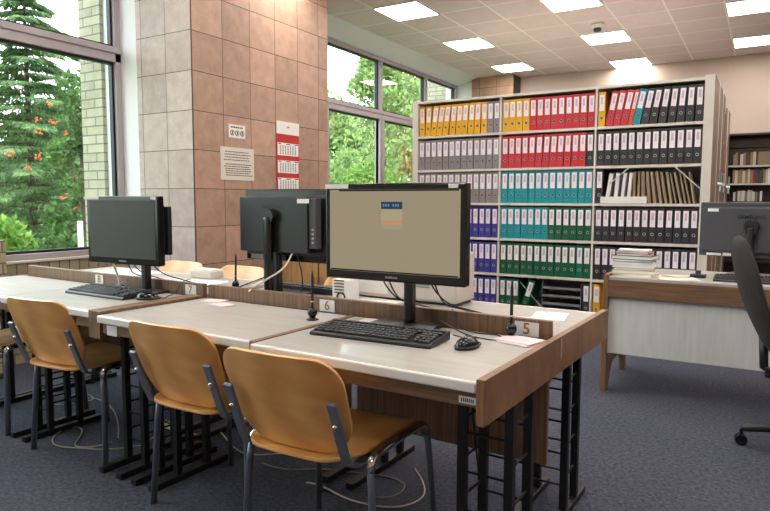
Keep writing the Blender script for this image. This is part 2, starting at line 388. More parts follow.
# ------------------------------------------------------------------ outdoors
struct('ground', MB().box(-60, -4.9, -30, 60, -.7, -.6), mat('lawn', (96, 120, 62), .95, var=.35, scale=1.5, bump=.5, bscale=40))
def leafmat(name, c0, c1):
    m = mat(name, c0, .7, var=0, spec=.25); n = m.node_tree; b = n.nodes['Principled BSDF']
    gi = n.nodes.new('ShaderNodeTexNoise'); gi.inputs['Scale'].default_value = 2.5; gi.inputs['Detail'].default_value = 6; gi.inputs['Roughness'].default_value = .75
    t = n.nodes.new('ShaderNodeTexCoord'); n.links.new(t.outputs['Object'], gi.inputs[0])
    r = n.nodes.new('ShaderNodeValToRGB'); r.color_ramp.elements[0].position = .38; r.color_ramp.elements[1].position = .62
    r.color_ramp.elements[0].color = lin(c0); r.color_ramp.elements[1].color = lin(c1)
    n.links.new(gi.outputs[0], r.inputs[0]); n.links.new(r.outputs[0], b.inputs['Base Color'])
    tr = n.nodes.new('ShaderNodeBsdfTranslucent'); n.links.new(r.outputs[0], tr.inputs[0])
    mx = n.nodes.new('ShaderNodeMixShader'); mx.inputs[0].default_value = .35
    o = n.nodes['Material Output']; n.links.new(b.outputs[0], mx.inputs[1]); n.links.new(tr.outputs[0], mx.inputs[2]); n.links.new(mx.outputs[0], o.inputs[0])
    return m
LM = {'spruce': leafmat('spruce_needles', (62, 92, 58), (130, 158, 104)), 'shrub': leafmat('shrub_leaves', (66, 108, 40), (140, 174, 80)),
      'tree': leafmat('broad_leaves', (88, 122, 66), (168, 188, 120)), 'autumn': leafmat('turning_leaves', (136, 128, 70), (186, 166, 112)), 'dark': leafmat('dark_leaves', (40, 72, 38), (96, 130, 66))}
M['bark'] = mat('bark', (84, 66, 54), .9, var=.3, scale=20, bump=.5)
def from_faces(name, vs, fs, m, parent):
    me = bpy.data.meshes.new(name); me.from_pydata(vs, [], fs); me.materials.append(m)
    o = bpy.data.objects.new(name, me); COL.objects.link(o); o.parent = parent; return o
def leafquad(vs, fs, c, s, asp=.5, nrm=None):
    a = Vector((random.gauss(0, 1), random.gauss(0, 1), random.gauss(0, 1))).normalized()
    b = a.orthogonal().normalized(); b.rotate(Matrix.Rotation(random.random()*6.28, 3, a))
    i = len(vs); vs += [c - a*s, c + b*s*asp, c + a*s, c - b*s*asp]; fs.append((i, i+1, i+2, i+3))
def broad_tree(x, y, h, r, n, leaf, m, label, z0=-.6, low=.25, group='trees and shrubs outside the windows', name='leafy_tree'):
    t = thing(name, (x, y, z0), label, 'tree' if 'tree' in name else 'shrub', group)
    vs, fs = [], []; clumps = []
    for k in range(int(14 + r*6)):
        th = random.random()*6.28; rr = r*math.sqrt(random.random())*.8; z = h*(low + (1-low)*random.random()**.8)
        sh = math.sin(min(1, (z/h - low + .12)/(1-low+.12)) * math.pi*.9 + .25)
        clumps.append((Vector((rr*math.cos(th)*max(.25, sh), rr*math.sin(th)*max(.25, sh), z*.93)), r*random.uniform(.25, .45)))
    for k in range(n):
        c, cr = random.choice(clumps); d = Vector((random.gauss(0, 1), random.gauss(0, 1), random.gauss(0, .75))).normalized()*cr*random.uniform(.55, 1.05)
        leafquad(vs, fs, c + d, leaf*random.uniform(.6, 1.3), .55)
    from_faces('crown', vs, fs, m, t)
    mb = MB().tube([(0, 0, 0), (.03*r, .02, h*.4), (0, .05, h*.85)], [max(.03, h*.018), max(.02, h*.013), .01], 8)
    for k in range(9):
        c, cr = clumps[k]; z = max(h*low*.6, c.z*.6); mb.tube([(.01, .01, z), tuple((Vector((0, 0, z))+c)/2 + Vector((0, 0, .05))), tuple(c)], [h*.007, h*.005, .006], 6)
    mb.build('trunk', M['bark'], t)
    return t
def spruce(x, y, h, r, n, label, z0=-.6):
    t = thing('spruce_tree', (x, y, z0), label, 'tree', 'trees and shrubs outside the windows')
    vs, fs = [], []; mb = MB().tube([(0, 0, 0), (0, 0, h*.5), (0, 0, h)], [h*.014, h*.009, .008], 8)
    nb = int(h*17)
    for k in range(nb):
        z = h*(.06 + .92*(k/nb)); L = r*(1 - z/h)**.8*random.uniform(.75, 1.1) + .1; th = k*2.4 + random.random()*.5
        d = Vector((math.cos(th), math.sin(th), 0)); side = Vector((-d.y, d.x, 0))
        P = lambda q: Vector((0, 0, z)) + d*L*q + Vector((0, 0, L*(.12*q - .42*q*q + .16*q**3)))
        mb.tube([tuple(P(0)), tuple(P(.5)), tuple(P(1))], [.016, .01, .004], 4)
        m_ = int(n/nb)
        for j in range(m_):
            q = random.random()**.7; c = P(q); sd = random.choice((-1, 1)); w_ = L*.38*(1-q*.75)*random.random()
            c2 = c + side*sd*w_ - d*w_*.1; s = random.uniform(.05, .1)
            dirn = (d*.8 + side*sd*.8 + Vector((0, 0, -random.uniform(.3, 1.4)))).normalized()
            wd = dirn.cross(Vector((random.gauss(0, 1), random.gauss(0, 1), random.gauss(0, 1)))).normalized()*s*.22
            i = len(vs); vs += [c2 - wd, c2 + wd, c2 + dirn*s*1.6]; fs.append((i, i+1, i+2))
    from_faces('crown', vs, fs, LM['spruce'], t); mb.build('trunk', M['bark'], t)
    return t
spruce(-11.6, 6.68, 5.9, 2.6, 46000, 'tall spruce with drooping twigs outside the left window')
spruce(-15.4, 9.9, 4.7, 1.9, 26000, 'spruce farther back to the right of the tall one, outside left window')
spruce(-19.2, 8.0, 5.8, 2.4, 22000, 'spruce farther back at the left edge, outside left window')
rw = broad_tree(-9.2, 6.1, 3.8, .8, 3600, .055, LM['dark'], 'slim rowan with orange berry clusters beside the brick pier', low=.3, name='rowan_tree')
vs, fs = [], []
bb = MB()
for k in range(26):
    c = Vector((random.gauss(0, .4), random.gauss(0, .4), random.uniform(1.6, 3.3)))
    for j in range(7):
        q = c + Vector((random.gauss(0, .035), random.gauss(0, .035), random.gauss(0, .025)))
        r_ = bmesh.ops.create_icosphere(bb.b, subdivisions=1, radius=.017); bmesh.ops.translate(bb.b, vec=q, verts=r_['verts'])
bo = bb.build('berries', mat('orange_berries', (214, 92, 50), .4), rw, smooth=True); bo['kind'] = 'stuff'
broad_tree(-8.6, 4.5, 1.5, 1.0, 7000, .06, LM['shrub'], 'bright green shrub at the lower left of the left window', low=.05, name='leafy_shrub')
broad_tree(-10.2, 7.4, 1.15, .9, 5000, .05, LM['shrub'], 'low light green shrub under the spruce branches', low=.05, name='leafy_shrub')
broad_tree(-12.0, 12.2, 1.7, 1.5, 5000, .09, LM['tree'], 'pale green bush beyond the white post', low=.05, name='leafy_shrub')
broad_tree(-21, 13, 4.6, 3.2, 9000, .16, LM['dark'], 'dark leafy tree behind the spruces', low=.1)
broad_tree(-20, 1.8, 5.0, 3.0, 8000, .16, LM['dark'], 'dark leafy tree at the far left behind the spruces', low=.1)
# outside the rear window
broad_tree(-9.6, 15.8, 6.2, 1.9, 9000, .085, LM['tree'], 'light green broadleaf tree in the first rear window pane', low=.12)
broad_tree(-11.6, 22.5, 7.4, 2.4, 12000, .11, LM['autumn'], 'yellowing broadleaf tree in the second rear window pane', low=.25)
broad_tree(-8.0, 19.3, 3.6, 2.0, 9000, .09, LM['dark'], 'dark green rounded bush beyond the rear window', low=.05, name='leafy_shrub')
broad_tree(-8.4, 13.0, 2.6, 1.3, 8000, .07, LM['shrub'], 'bright green bush below the rear window transom', low=.05, name='leafy_shrub')
broad_tree(-19, 26, 7.0, 3.6, 10000, .18, LM['tree'], 'large pale tree farthest behind the rear window', low=.1)
broad_tree(-9.5, 29, 6.4, 3.6, 9000, .18, LM['dark'], 'large dark tree farthest behind the binder shelves', low=.1)
broad_tree(-16, 18.5, 4.6, 2.6, 8000, .14, LM['dark'], 'dark tree between the two windows, seen past the column', low=.1)
pole = MB().tube([(-7.5, 4.92, -.6), (-7.5, 4.92, .94)], .035, 10).build('garden_post', mat('white_post_paint', (225, 228, 226), .5), None)
tag(pole, 'thin white post on the lawn outside the left window', 'post')

# ------------------------------------------------------------------ wall notices on the column
def lines(mb, y0, y1, z0, z1, n, x, h=.004, jit=.12):
    for k in range(n):
        z = z1 - (k+.5)*(z1-z0)/n; a, b = y0 + random.random()*(y1-y0)*jit, y1 - random.random()*(y1-y0)*jit
        q = a
        while q < b - .006:
            w_ = random.uniform(.008, .028); mb.box(x, x+.0006, q, min(q+w_, b), z-h/2, z+h/2); q += w_ + .005
sg = thing('pictogram_sign', (-3.838, 3.97, 1.787), 'small white sign with three round pictograms taped to the tiled column', 'sign')
MB().box(0, .002, -.097, .097, -.055, .055).build('card', M['paper'], sg)
mb = MB(); lines(mb, -.075, .075, .024, .042, 1, .0022, .012); mb.build('lettering', M['ink'], sg)
for k in range(3):
    y = -.058 + k*.058
    c = MB()
    ring = [(0.003, y+.021*math.cos(a), -.014+.021*math.sin(a)) for a in [2*math.pi*i/20 for i in range(21)]]
    c.tube(ring, .0028, 5); c.box(.0022, .0035, y-.006, y+.006, -.028, .0); c.build('pictogram', M['ink'], sg)
nt_ = thing('paper_notice', (-3.838, 3.972, 1.516), 'larger cream sheet of typed text on the tiled column, under the pictogram sign', 'notice')
MB().box(0, .002, -.197, .197, -.136, .136).build('sheet', M['creampaper'], nt_)
mb = MB(); lines(mb, -.165, .165, .02, .11, 4, .0022, .007); lines(mb, -.175, .175, -.105, .005, 6, .0022, .007); mb.build('lettering', M['ink'], nt_)
ca = thing('wall_calendar', (-3.838, 4.63, 1.62), 'red and white three-month wall calendar hanging on the tiled column', 'calendar')
MB().box(0, .003, -.162, .162, -.32, .315).build('backing', M['red'], ca)
MB().box(.003, .005, -.162, .162, .20, .315).build('header', M['paper'], ca)
mb = MB().prism([(-.03, .255), (.0, .275), (.035, .262), (.005, .262)], 'x', .005, .006); mb.build('emblem', M['red'], ca)
for k in range(3):
    zt = .12 - k*.16
    MB().box(.003, .006, -.148, .148, zt-.115, zt).build('month_sheet', M['paper'], ca)
    mb = MB(); mb.box(.0062, .0068, -.14, -.105, zt-.014, zt-.006); mb.box(.0062, .0068, -.03, .03, zt-.014, zt-.006); mb.box(.0062, .0068, .09, .14, zt-.014, zt-.006)
    for i in range(6):
        for j in range(7): mb.box(.0062, .0068, -.12+j*.036, -.105+j*.036, zt-.032-i*.014, zt-.024-i*.014)
    mb.build('dates', M['ink'], ca)

# ------------------------------------------------------------------ desk row
def desk_side(mir, X0, X1, yf, yb, towers, parent, sticker=None, grey_first=False):
    """one desk in desk-frame coordinates local to parent (origin 0); mir=+1 near side, -1 far side (mirrored about Y=2.06)"""
    def Y(a, b):
        if mir > 0: return (a, b)
        return (4.12-b, 4.12-a)
    a, b = Y(yf, yb)
    tp = MB().box(X0, X1, *Y(yf+.012, yb), .722, .75); tp.build('table_top', M['top'], parent, .002)
    MB().box(X0, X1, *Y(yf-.004, yf+.012), .720, .7505).build('edge_band', M['edge'], parent, .006, seg=3)
    MB().box(X0+.005, X1-.005, *Y(yf+.02, yf+.04), .675, .72).build('front_rail', M['brownh'], parent, .001)
def tower(x0, x1, mir, parent, ya=1.60, yb_=2.05):
    py = (1.74, 1.90) if mir > 0 else (1.64, 1.775)
    if mir < 0: ya = 1.53
    def P(y): return y if mir > 0 else 4.12-y
    for i, x in enumerate((x0, x1)):
        f = MB(); lo, hi = sorted((P(ya), P(yb_))); f.box(x-.018, x+.018, lo, hi, .0, .028)
        f.build('foot', M['blacksteel'], parent, .003)
        for y in py:
            MB().box(x-.014, x+.014, P(y)-.014, P(y)+.014, .028, .72).build('leg', M['blacksteel'], parent, .002)
    rg = MB()
    for k in range(5):
        z = .12 + k*.125
        for y in py: rg.cyl((x0, P(y), z), (x1, P(y), z), .0045, seg=6)
        for x in (x0, x1): rg.cyl((x, P(py[0]), z+.04), (x, P(py[1]), z+.04), .0045, seg=6)
    rg.build('rungs', M['blacksteel'], parent)
def desk(name_label, X0, X1, yf, tw, mir, seam_right=False, label_extra=None):
    t = thing('computer_desk', (0, 0, 0), name_label, 'desk', 'desks of the computer row', DR)
    desk_side(mir, X0, X1, yf, 2.03, None, t)
    for x0, x1 in tw: tower(x0, x1, mir, t)
    if mir > 0: MB().box(X0+.01, X1-.005, 2.032, 2.048, .32, .70).build('modesty_panel', M['brownv'], t, .001)
    if seam_right: MB().box(X1-.0, X1+.0245, *((yf-.006, 2.03) if mir > 0 else (4.12-2.03, 4.12-yf+.003)), .70, .7535).build('side_lip', M['brown'], t, .002)
    return t
near = [
 ('pale computer desk at the right end of the row, with lit monitor and sticker', -1.45, -.655, 1.450, [(-.83, -.675)], False),
 ('pale computer desk between the brown divider and the lit monitor\'s desk', -2.32, -1.475, 1.475, [(-2.30, -2.185)], True),
 ('pale computer desk holding the dark-screened monitor', -3.155, -2.425, 1.515, [(-2.53, -2.405)], False),
 ('pale computer desk cut by the left edge beside the window', -3.95, -3.160, 1.535, [(-3.935, -3.88), (-3.29, -3.18)], False)]
desks = []
for L_, a, b, yf, tw, sr in near: desks.append(desk(L_, a, b, yf, [(p, q) for p, q in tw], 1, sr))
far = [('pale desk opposite the lit monitor, carrying the white printer', -1.475, -.655, 1.46, [(-.84, -.69)], False),
 ('pale far-side desk behind plate 6, carrying the monitor seen from behind', -2.345, -1.48, 1.46, [(-1.64, -1.51)], False),
 ('pale desk opposite the dark-screened monitor, with loose papers', -3.155, -2.425, 1.48, [(-2.62, -2.47)], False),
 ('pale desk on the far side nearest the brick window sill', -3.95, -3.160, 1.48, [(-3.94, -3.885)], False)]
for L_, a, b, yf, tw, sr in far: desks.append(desk(L_, a, b, yf, tw, -1, sr))
tg = MB().box(-.715, -.665, 1.4735-.0045, 1.4735-.0035, .683, .702).build('inventory_sticker', M['sticker'], desks[0])
mb = MB(); lines_x = [mb.box(-.708+k*.0055, -.705+k*.0055, 1.4684, 1.469, .687, .697) for k in range(7)]; mb.build('barcode', M['ink'], desks[0])
MB().box(-2.45, -2.43, 1.5325, 1.5335, .682, .705).build('inventory_sticker', M['sticker'], desks[2])
MB().box(-2.285, -2.22, 1.4925, 1.4945, .672, .712).build('inventory_sticker', M['sticker'], desks[1])
# seam lip of desk six/five
# end and divider panels
ep = thing('end_panel', (0, 0, 0), 'brown laminate end panel closing the right end of the desk row', 'panel', None, DR)
MB().box(-.652, -.628, 1.438, 2.690, .64, .762).build('board', M['browny'], ep, .002)
MB().box(-.6278, -.6262, 2.052, 2.066, .685, .764).build('tape_strip', mat('clear_tape', (176, 150, 130), .15, var=.02), ep)
dv = thing('divider_panel', (0, 0, 0), 'brown double divider board between the second and third near desks', 'panel', None, DR)
MB().box(-2.408, -2.378, 1.492, 2.018, .65, .762).build('board', M['brown'], dv, .002)
MB().box(-2.376, -2.326, 1.488, 2.018, .65, .762).build('board', M['brown'], dv, .002)
# long strips along the middle
def strip(x0, x1, label, plates):
    t = thing('privacy_strip', (0, 0, 0), label, 'divider strip', 'low brown strips along the middle of the desk row', DR)
    MB().box(x0, x1, 2.052, 2.078, .60, .81).build('board', M['brownv'], t, .002)
    for x, d, w_ in plates:
        p = MB().box(x-w_/2, x+w_/2, 2.0475, 2.0515, .752, .80).build('number_plate', M['sticker'], t)
        text_part('numeral', d, .054, M['gold'], p, Matrix.Translation((x, 2.047, .776)) @ TXT_FRONT)
    return t
strip(-2.325, -.662, 'long brown strip along the desks, carrying plates 5 and 6', [(-1.605, '6', .078), (-.745, '5', .085)])
strip(-3.93, -2.36, 'brown strip along the left desks, carrying plates 7 and 8', [(-3.19, '8', .07), (-2.445, '7', .075)])

# ------------------------------------------------------------------ chairs
def plate(name, outline, m, parent, thick=.011, NU=14, NV=14):
    """outline(u in -1..1, v in 0..1) -> 3D"""
    b = bmesh.new(); g = [[b.verts.new(outline(-1+2*i/NU, j/NV)) for i in range(NU+1)] for j in range(NV+1)]
    for j in range(NV):
        for i in range(NU): b.faces.new((g[j][i], g[j][i+1], g[j+1][i+1], g[j+1][i]))
    bmesh.ops.recalc_face_normals(b, faces=b.faces)
    me = bpy.data.meshes.new(name); b.to_mesh(me); b.free(); me.materials.append(m)
    for p in me.polygons: p.use_smooth = True
    o = bpy.data.objects.new(name, me); COL.objects.link(o); o.parent = parent
    s = o.modifiers.new('t', 'SOLIDIFY'); s.thickness = thick; s.offset = 0
    bv = o.modifiers.new('b', 'BEVEL'); bv.width = .003; bv.segments = 2; bv.limit_method = 'ANGLE'; bv.angle_limit = R(50)
    return o
def make_chair():
    t = thing('stacking_chair', (0, 0, 0), 'x', 'chair', 'beech stacking chairs tucked under the near desks')
    def back(u, v):
        v = .5 - .5*math.cos(math.pi*v)
        z = .468 + .309*v
        hw = .212 + .012*v
        e = 0
        if v > .72: hw -= .085*(1 - math.sqrt(max(0, 1 - ((v-.72)/.28)**2)))
        if v < .40: hw -= .115*(1 - math.sqrt(max(0, 1 - ((.40-v)/.40)**2)))
        x = u*hw
        y = -.228 - .118*v - .030*(1-(x/.225)**2)
        return (x, y, z)
    plate('backrest', back, M['ply'], t, NV=22)
    def seat(u, v):
        v = .5 - .5*math.cos(math.pi*v)
        y = -.298 + .483*v; hw = .205
        if v < .28: hw -= .10*(1 - math.sqrt(max(0, 1 - ((.28-v)/.28)**2)))
        if v > .85: hw -= .07*(1 - math.sqrt(max(0, 1 - ((v-.85)/.15)**2)))
        x = u*hw
        z = .458 + .010*(x/.21)**2 - (.022*((v-.82)/.18)**2 if v > .82 else 0) - .008*math.sin(math.pi*v)
        return (x, y, z)
    plate('seat', seat, M['ply'], t, NV=22)
    for s in (-1, 1):
        X = .222*s
        MB().tube([(.255*s, -.215, 0), (.236*s, -.198, .36), (.228*s, -.192, .425)], .0105, 10, flat=1.35).build('leg', M['cframe'], t, smooth=True)
        MB().tube([(.255*s, .215, 0), (.236*s, .185, .36), (.228*s, .175, .425)], .0105, 10, flat=1.35).build('leg', M['cframe'], t, smooth=True)
        MB().tube([(.229*s, -.193, .41), (.226*s, -.188, .438), (.224*s, -.165, .452), (.222*s, 0, .452), (.224*s, .145, .452), (.226*s, .171, .438), (.229*s, .177, .41)], .0145, 10).build('side_rail', M['chrome'], t, smooth=True)
        # flat upright behind the backrest
        q = [(-.10, .436), (-.205, .436), (-.252, .452), (-.276, .50), (-.334, .655)]
        pts = []
        for (y, z) in q: pts.append((y, z))
        off = [(y-.011, z-.006) for (y, z) in q]
        up = MB().prism(pts + off[::-1], 'x', .192*s-.016, .192*s+.016).build('upright', M['cframe'], t, .002)
        MB().cyl((.192*s, -.312, .585), (.192*s, -.328, .578), .008, seg=10).build('bolt', M['chrome'], up, smooth=True)
    MB().cyl((-.22, -.10, .435), (.22, -.10, .435), .009, seg=8).cyl((-.22, .12, .432), (.22, .12, .432), .009, seg=8).build('cross_bar', M['blacksteel'], t)
    st = MB().box(-.024, .024, -.0008, 0, -.011, .011); o = st.build('inventory_sticker', M['sticker'], t); o.location = (-.03, -.2925, .552); o.rotation_euler = (R(22.5), 0, 0)
    mb = MB(); [mb.box(-.018+k*.0055, -.0165+k*.0055, -.0013, -.0008, -.004, .003) for k in range(7)]; mb.build('barcode', M['ink'], o)
    return t
c0 = make_chair()
spots = [((-1.25, 1.675), R(3), 'beech plywood chair in the foreground, in front of the lit monitor\'s desk', 0),
 ((-1.85, 1.772), R(2), 'beech plywood chair in the middle, left of the foreground chair', 0),
 ((-2.825, 1.825), R(6), 'beech plywood chair in front of the dark-screened monitor', 0),
 ((-3.595, 1.828), R(-1), 'beech plywood chair cut by the left edge of the picture', 0),
 ((-3.60, 2.62), R(182), 'beech plywood chair on the far side, behind the dark-screened monitor', 1),
 ((-3.03, 2.63), R(180), 'beech plywood chair on the far side, left of the monitor seen from behind', 1),
 ((-2.17, 2.66), R(176), 'beech plywood chair on the far side, peeping out under the lit monitor', 1)]
for i, ((x, y), rz, lab, g) in enumerate(spots):
    o = c0 if i == 0 else copy_tree(c0)
    o.location = D(x, y); o.rotation_euler = (0, 0, DR + rz); o['label'] = lab
    if g: o['group'] = 'beech stacking chairs on the far side of the desks'

# ------------------------------------------------------------------ monitors
def monitor(label, x, y, zb, w_, h_, yaw, screen, stand_z=.75, rear_box=True, brand=True, lab2=True, frame=D, rz0=DR, group='computer monitors', standdx=0, base=(-.07, .098)):
    t = thing('computer_monitor', frame(x, y, stand_z), label, 'monitor', group, rz0 + yaw)
    z0 = zb - stand_z; z1 = z0 + h_
    MB().box(-w_/2, w_/2, -.022, .018, z0, z1).build('housing', M['blackgloss'], t, .006)
    MB().box(-w_/2+.02, w_/2-.02, .018, .042, z0+.03, z1-.03).build('rear_cover', M['blackplastic'], t, .012)
    sc = MB().box(-w_/2+.022, w_/2-.022, -.0235, -.0215, z0+.032, z1-.022).build('screen', screen, t)
    MB().box(standdx-.018, standdx+.018, .045, .085, .012, z0+h_*.55).build('stand', M['blackplastic'], t, .008)
    MB().box(standdx-.035, standdx+.035, .04, .075, z0+h_*.42, z0+h_*.60).build('stand_hinge', M['blackplastic'], t, .01)
    MB().box(standdx-.13, standdx+.13, base[0], base[1], .0, .012).build('stand_base', M['blackplastic'], t, .005)
    return t, z0, z1, sc
lit = emat('lit_screen', (146, 134, 111), .80)
m3, z0, z1, sc = monitor('large black monitor in the foreground with a lit beige login screen', -1.207, 1.935, .918, .578, .355, R(2.5), lit, standdx=.03)
W2 = .590/2
# login box on the screen
def scr(x0, x1, a, b, name, rgb, s, d=-.0242):
    MB().box(x0, x1, d, d+.0006, a, b).build(name, emat('screen_' + name, rgb, s), sc)
scr(-.225, .262, z1-.028, z1-.0225, 'title_bar', (52, 48, 44), .5)
scr(-.042, .045, z1-.092, z1-.066, 'login_header', (46, 74, 96), .6)
scr(-.042, .045, z1-.134, z1-.093, 'login_form', (160, 148, 116), .8)
scr(-.042, .045, z1-.148, z1-.136, 'login_button', (184, 136, 98), .8)
scr(-.042, .045, z1-.164, z1-.149, 'login_footer', (152, 140, 116), .8)
scr(-.262, .262, z0+.033, z0+.038, 'task_bar', (40, 38, 35), .5)
text_part('lettering', 'SYSTEM', .018, emat('screen_text', (190, 205, 215), .8), sc, Matrix.Translation((.0, -.0246, z1-.081)) @ TXT_FRONT) if False else None
tb = MB(); [tb.box(-.034+k*.010, -.028+k*.010, -.0252, -.0245, z1-.083, z1-.074) for k in (0, 1, 2, 4, 5, 6)]; tb.build('login_title', emat('screen_text', (110, 132, 146), .7), sc)
text_part('maker_lettering', 'SAMSUNG', .011, M['silver'], m3, Matrix.Translation((-.0, -.0226, z0+.016)) @ TXT_FRONT)
MB().box(-.287, -.185, -.0245, -.0215, z1-.018, z1-.002).build('paper_label', M['sticker'], m3)
MB().box(.222, .258, -.0245, -.0215, z1-.019, z1-.005).build('paper_label', M['sticker'], m3)

def thinclient(t, sx0, sx1, z0, z1, y0=.09, y1=.14):
    o = MB().box(sx0, sx1, y0, y1, z0, z1).build('rear_computer', M['blackplastic'], t, .004)
    MB().cyl((0, .05, (z0+z1)/2), (0, y0, (z0+z1)/2), .05).build('rear_mount', M['blackplastic'], t)
    return o
m1, z0, z1, sc = monitor('black monitor with a dark screen on the left desk', -2.788, 1.940, .892, .498, .338, R(6), M['darkscreen'], standdx=.065, base=(-.005, .092))
MB().box(-.265, -.155, -.0245, -.0215, z1-.016, z1-.003).build('paper_label', M['pink'], m1)
MB().box(.205, .235, -.0245, -.0215, z1-.016, z1-.004).build('paper_label', M['sticker'], m1)
text_part('maker_lettering', 'SAMSUNG', .011, M['silver'], m1, Matrix.Translation((0, -.0226, z0+.016)) @ TXT_FRONT)
thinclient(m1, .12, .24, z0+.05, z1-.05, .046, .075)

# monitor seen from behind (its screen looks to the far side)
t2, z0, z1, sc = monitor('black monitor seen from behind with a flat computer clamped to its back', -2.068, 2.36, .912, .568, .354, R(181.5), M['darkscreen'], standdx=.035)
rc = MB().box(-.185, .240, .060, .108, z0+.05, z1-.038).build('rear_computer', M['blackplastic'], t2, .004)
MB().box(-.228, -.1855, .060, .100, z0+.075, z1-.045).build('port_side', M['greyplastic'], t2, .003)
pp = MB()
for k in range(4): pp.box(-.214, -.204, .100, .102, z0+.10+k*.02, z0+.108+k*.02)
pp.build('port', M['silver'], t2)
MB().box(.014, .056, .110, .150, .0, z1-.13).build('stand_cover', M['blackgloss'], t2, .014)
MB().cyl((.035, .109, z1-.13), (.035, .14, z1-.13), .036).build('swivel', M['blackplastic'], t2)
MB().box(-.195, -.125, .1082, .1092, z1-.068, z1-.048).build('inventory_sticker', M['sticker'], t2)
MB().box(.17, .25, .018, .020, z0+.005, z0+.042).build('rating_label', M['silver'], t2)
text_part('maker_lettering', 'SAMSUNG', .028, M['darkletter'], t2, Matrix.Translation((.04, .1085, z1-.085)) @ Matrix.Rotation(math.pi, 4, 'Z') @ TXT_FRONT)

# ------------------------------------------------------------------ keyboards, mice
def make_keyboard():
    t = thing('keyboard', (0, 0, 0), 'x', 'keyboard', 'black computer keyboards')
    c = MB().prism([(-.082, 0), (.082, 0), (.082, .030), (.07, .030), (-.075, .014), (-.082, .010)], 'x', -.228, .228).build('case', M['blackplastic'], t, .003)
    kb = MB(); 
    for r_ in range(6):
        y = -.060 + r_*.0215 + (.006 if r_ == 5 else 0); z = .014 + (y+.075)*.110
        x = -.218
        while x < .212:
            w_ = .0165
            if r_ == 0 and -.135 < x < -.02: w_ = .105
            elif r_ in (1, 2, 3) and (x < -.21 or .055 < x < .062): w_ = .028
            if not (.068 < x < .075 or .137 < x < .143): kb.box(x, x+w_, y-.0082, y+.0082, z, z+.0065)
            x += w_ + .0028
    kb.build('keys', M['keycap'], t, .0015, seg=1)['kind'] = 'stuff'
    return t
kb0 = make_keyboard()
kspots = [(D(-1.16, 1.762, .75), DR + R(4.5), 'black keyboard in front of the lit monitor'),
          (D(-2.795, 1.838, .75), DR + R(1), 'black keyboard in front of the dark-screened monitor'),
          (D(-2.03, 2.50, .75), DR + R(180), 'black keyboard on the far desk behind the brown strip'),
          ((-.02, 4.28, .74), R(0), 'black keyboard on the service desk below the grey monitor')]
for i, (l, rz, lab) in enumerate(kspots):
    o = kb0 if i == 0 else copy_tree(kb0)
    o.location = l; o.rotation_euler = (0, 0, rz); o['label'] = lab
def make_mouse():
    t = thing('computer_mouse', (0, 0, 0), 'x', 'mouse', 'black computer mice')
    b = bmesh.new(); bmesh.ops.create_uvsphere(b, u_segments=20, v_segments=12, radius=1)
    for v in b.verts:
        v.co = Vector((v.co.x*.031*(1-.12*v.co.y), v.co.y*.056, max(0.0, v.co.z)*.036*(1 - .25*(v.co.y))))
    bmesh.ops.remove_doubles(b, verts=b.verts, dist=1e-5)
    me = bpy.data.meshes.new('shell'); b.to_mesh(me); b.free(); me.materials.append(M['blackgloss'])
    for p in me.polygons: p.use_smooth = True
    o = bpy.data.objects.new('shell', me); COL.objects.link(o); o.parent = t
    MB().tube([(-.0325*math.cos(a), -.056*math.sin(a)*1.02, .009) for a in [2*math.pi*k/24 for k in range(25)]], .0022, 6).build('side_band', M['greyplastic'], t, smooth=True)
    MB().cyl((-.004, .032, .022), (.004, .032, .022), .009).build('wheel', M['greyplastic'], t)
    return t
ms = make_mouse(); ms.location = D(-.842, 1.79, .75); ms.rotation_euler = (0, 0, DR + R(-8)); ms['label'] = 'black and silver mouse beside the keyboard of the lit monitor'
m_ = copy_tree(ms); m_.location = D(-2.500, 1.85, .75); m_.rotation_euler = (0, 0, DR + R(-50)); m_['label'] = 'black mouse beside the keyboard of the dark-screened monitor'

# ------------------------------------------------------------------ desk pens
def make_pen():
    t = thing('desk_pen', (0, 0, 0), 'x', 'desk pen', 'black pens standing in ball sockets on the desks')
    MB().lathe([(.024, 0), (.025, .003), (.016, .006), (.012, .010)]).build('base', M['blackplastic'], t, smooth=True)
    MB().lathe([(.004, .008), (.012, .012), (.019, .024), (.019, .034), (.013, .045), (.005, .048)]).build('socket_ball', M['blackgloss'], t, smooth=True)
    p = MB().lathe([(.006, .045), (.0055, .08), (.0052, .17), (.003, .185), (.0015, .19)], seg=12).build('pen', M['blackplastic'], t, smooth=True)
    MB().lathe([(.0062, .070), (.0062, .075)], seg=12).build('pen_ring', M['chrome'], p, smooth=True)
    return t
p0 = make_pen()
for i, (x, y, lab) in enumerate([(-1.545, 1.88, 'black desk pen standing in its socket beside plate 6'), (-.785, 2.01, 'black desk pen standing in its socket in front of plate 5'), (-2.40, 2.30, 'black desk pen in its socket on the far desk, left of the rear-facing monitor')]):
    o = p0 if i == 0 else copy_tree(p0)
    o.location = D(x, y, .75); o.rotation_euler = (0, 0, DR); o['label'] = lab
o.rotation_euler = (R(3), R(5), 0)

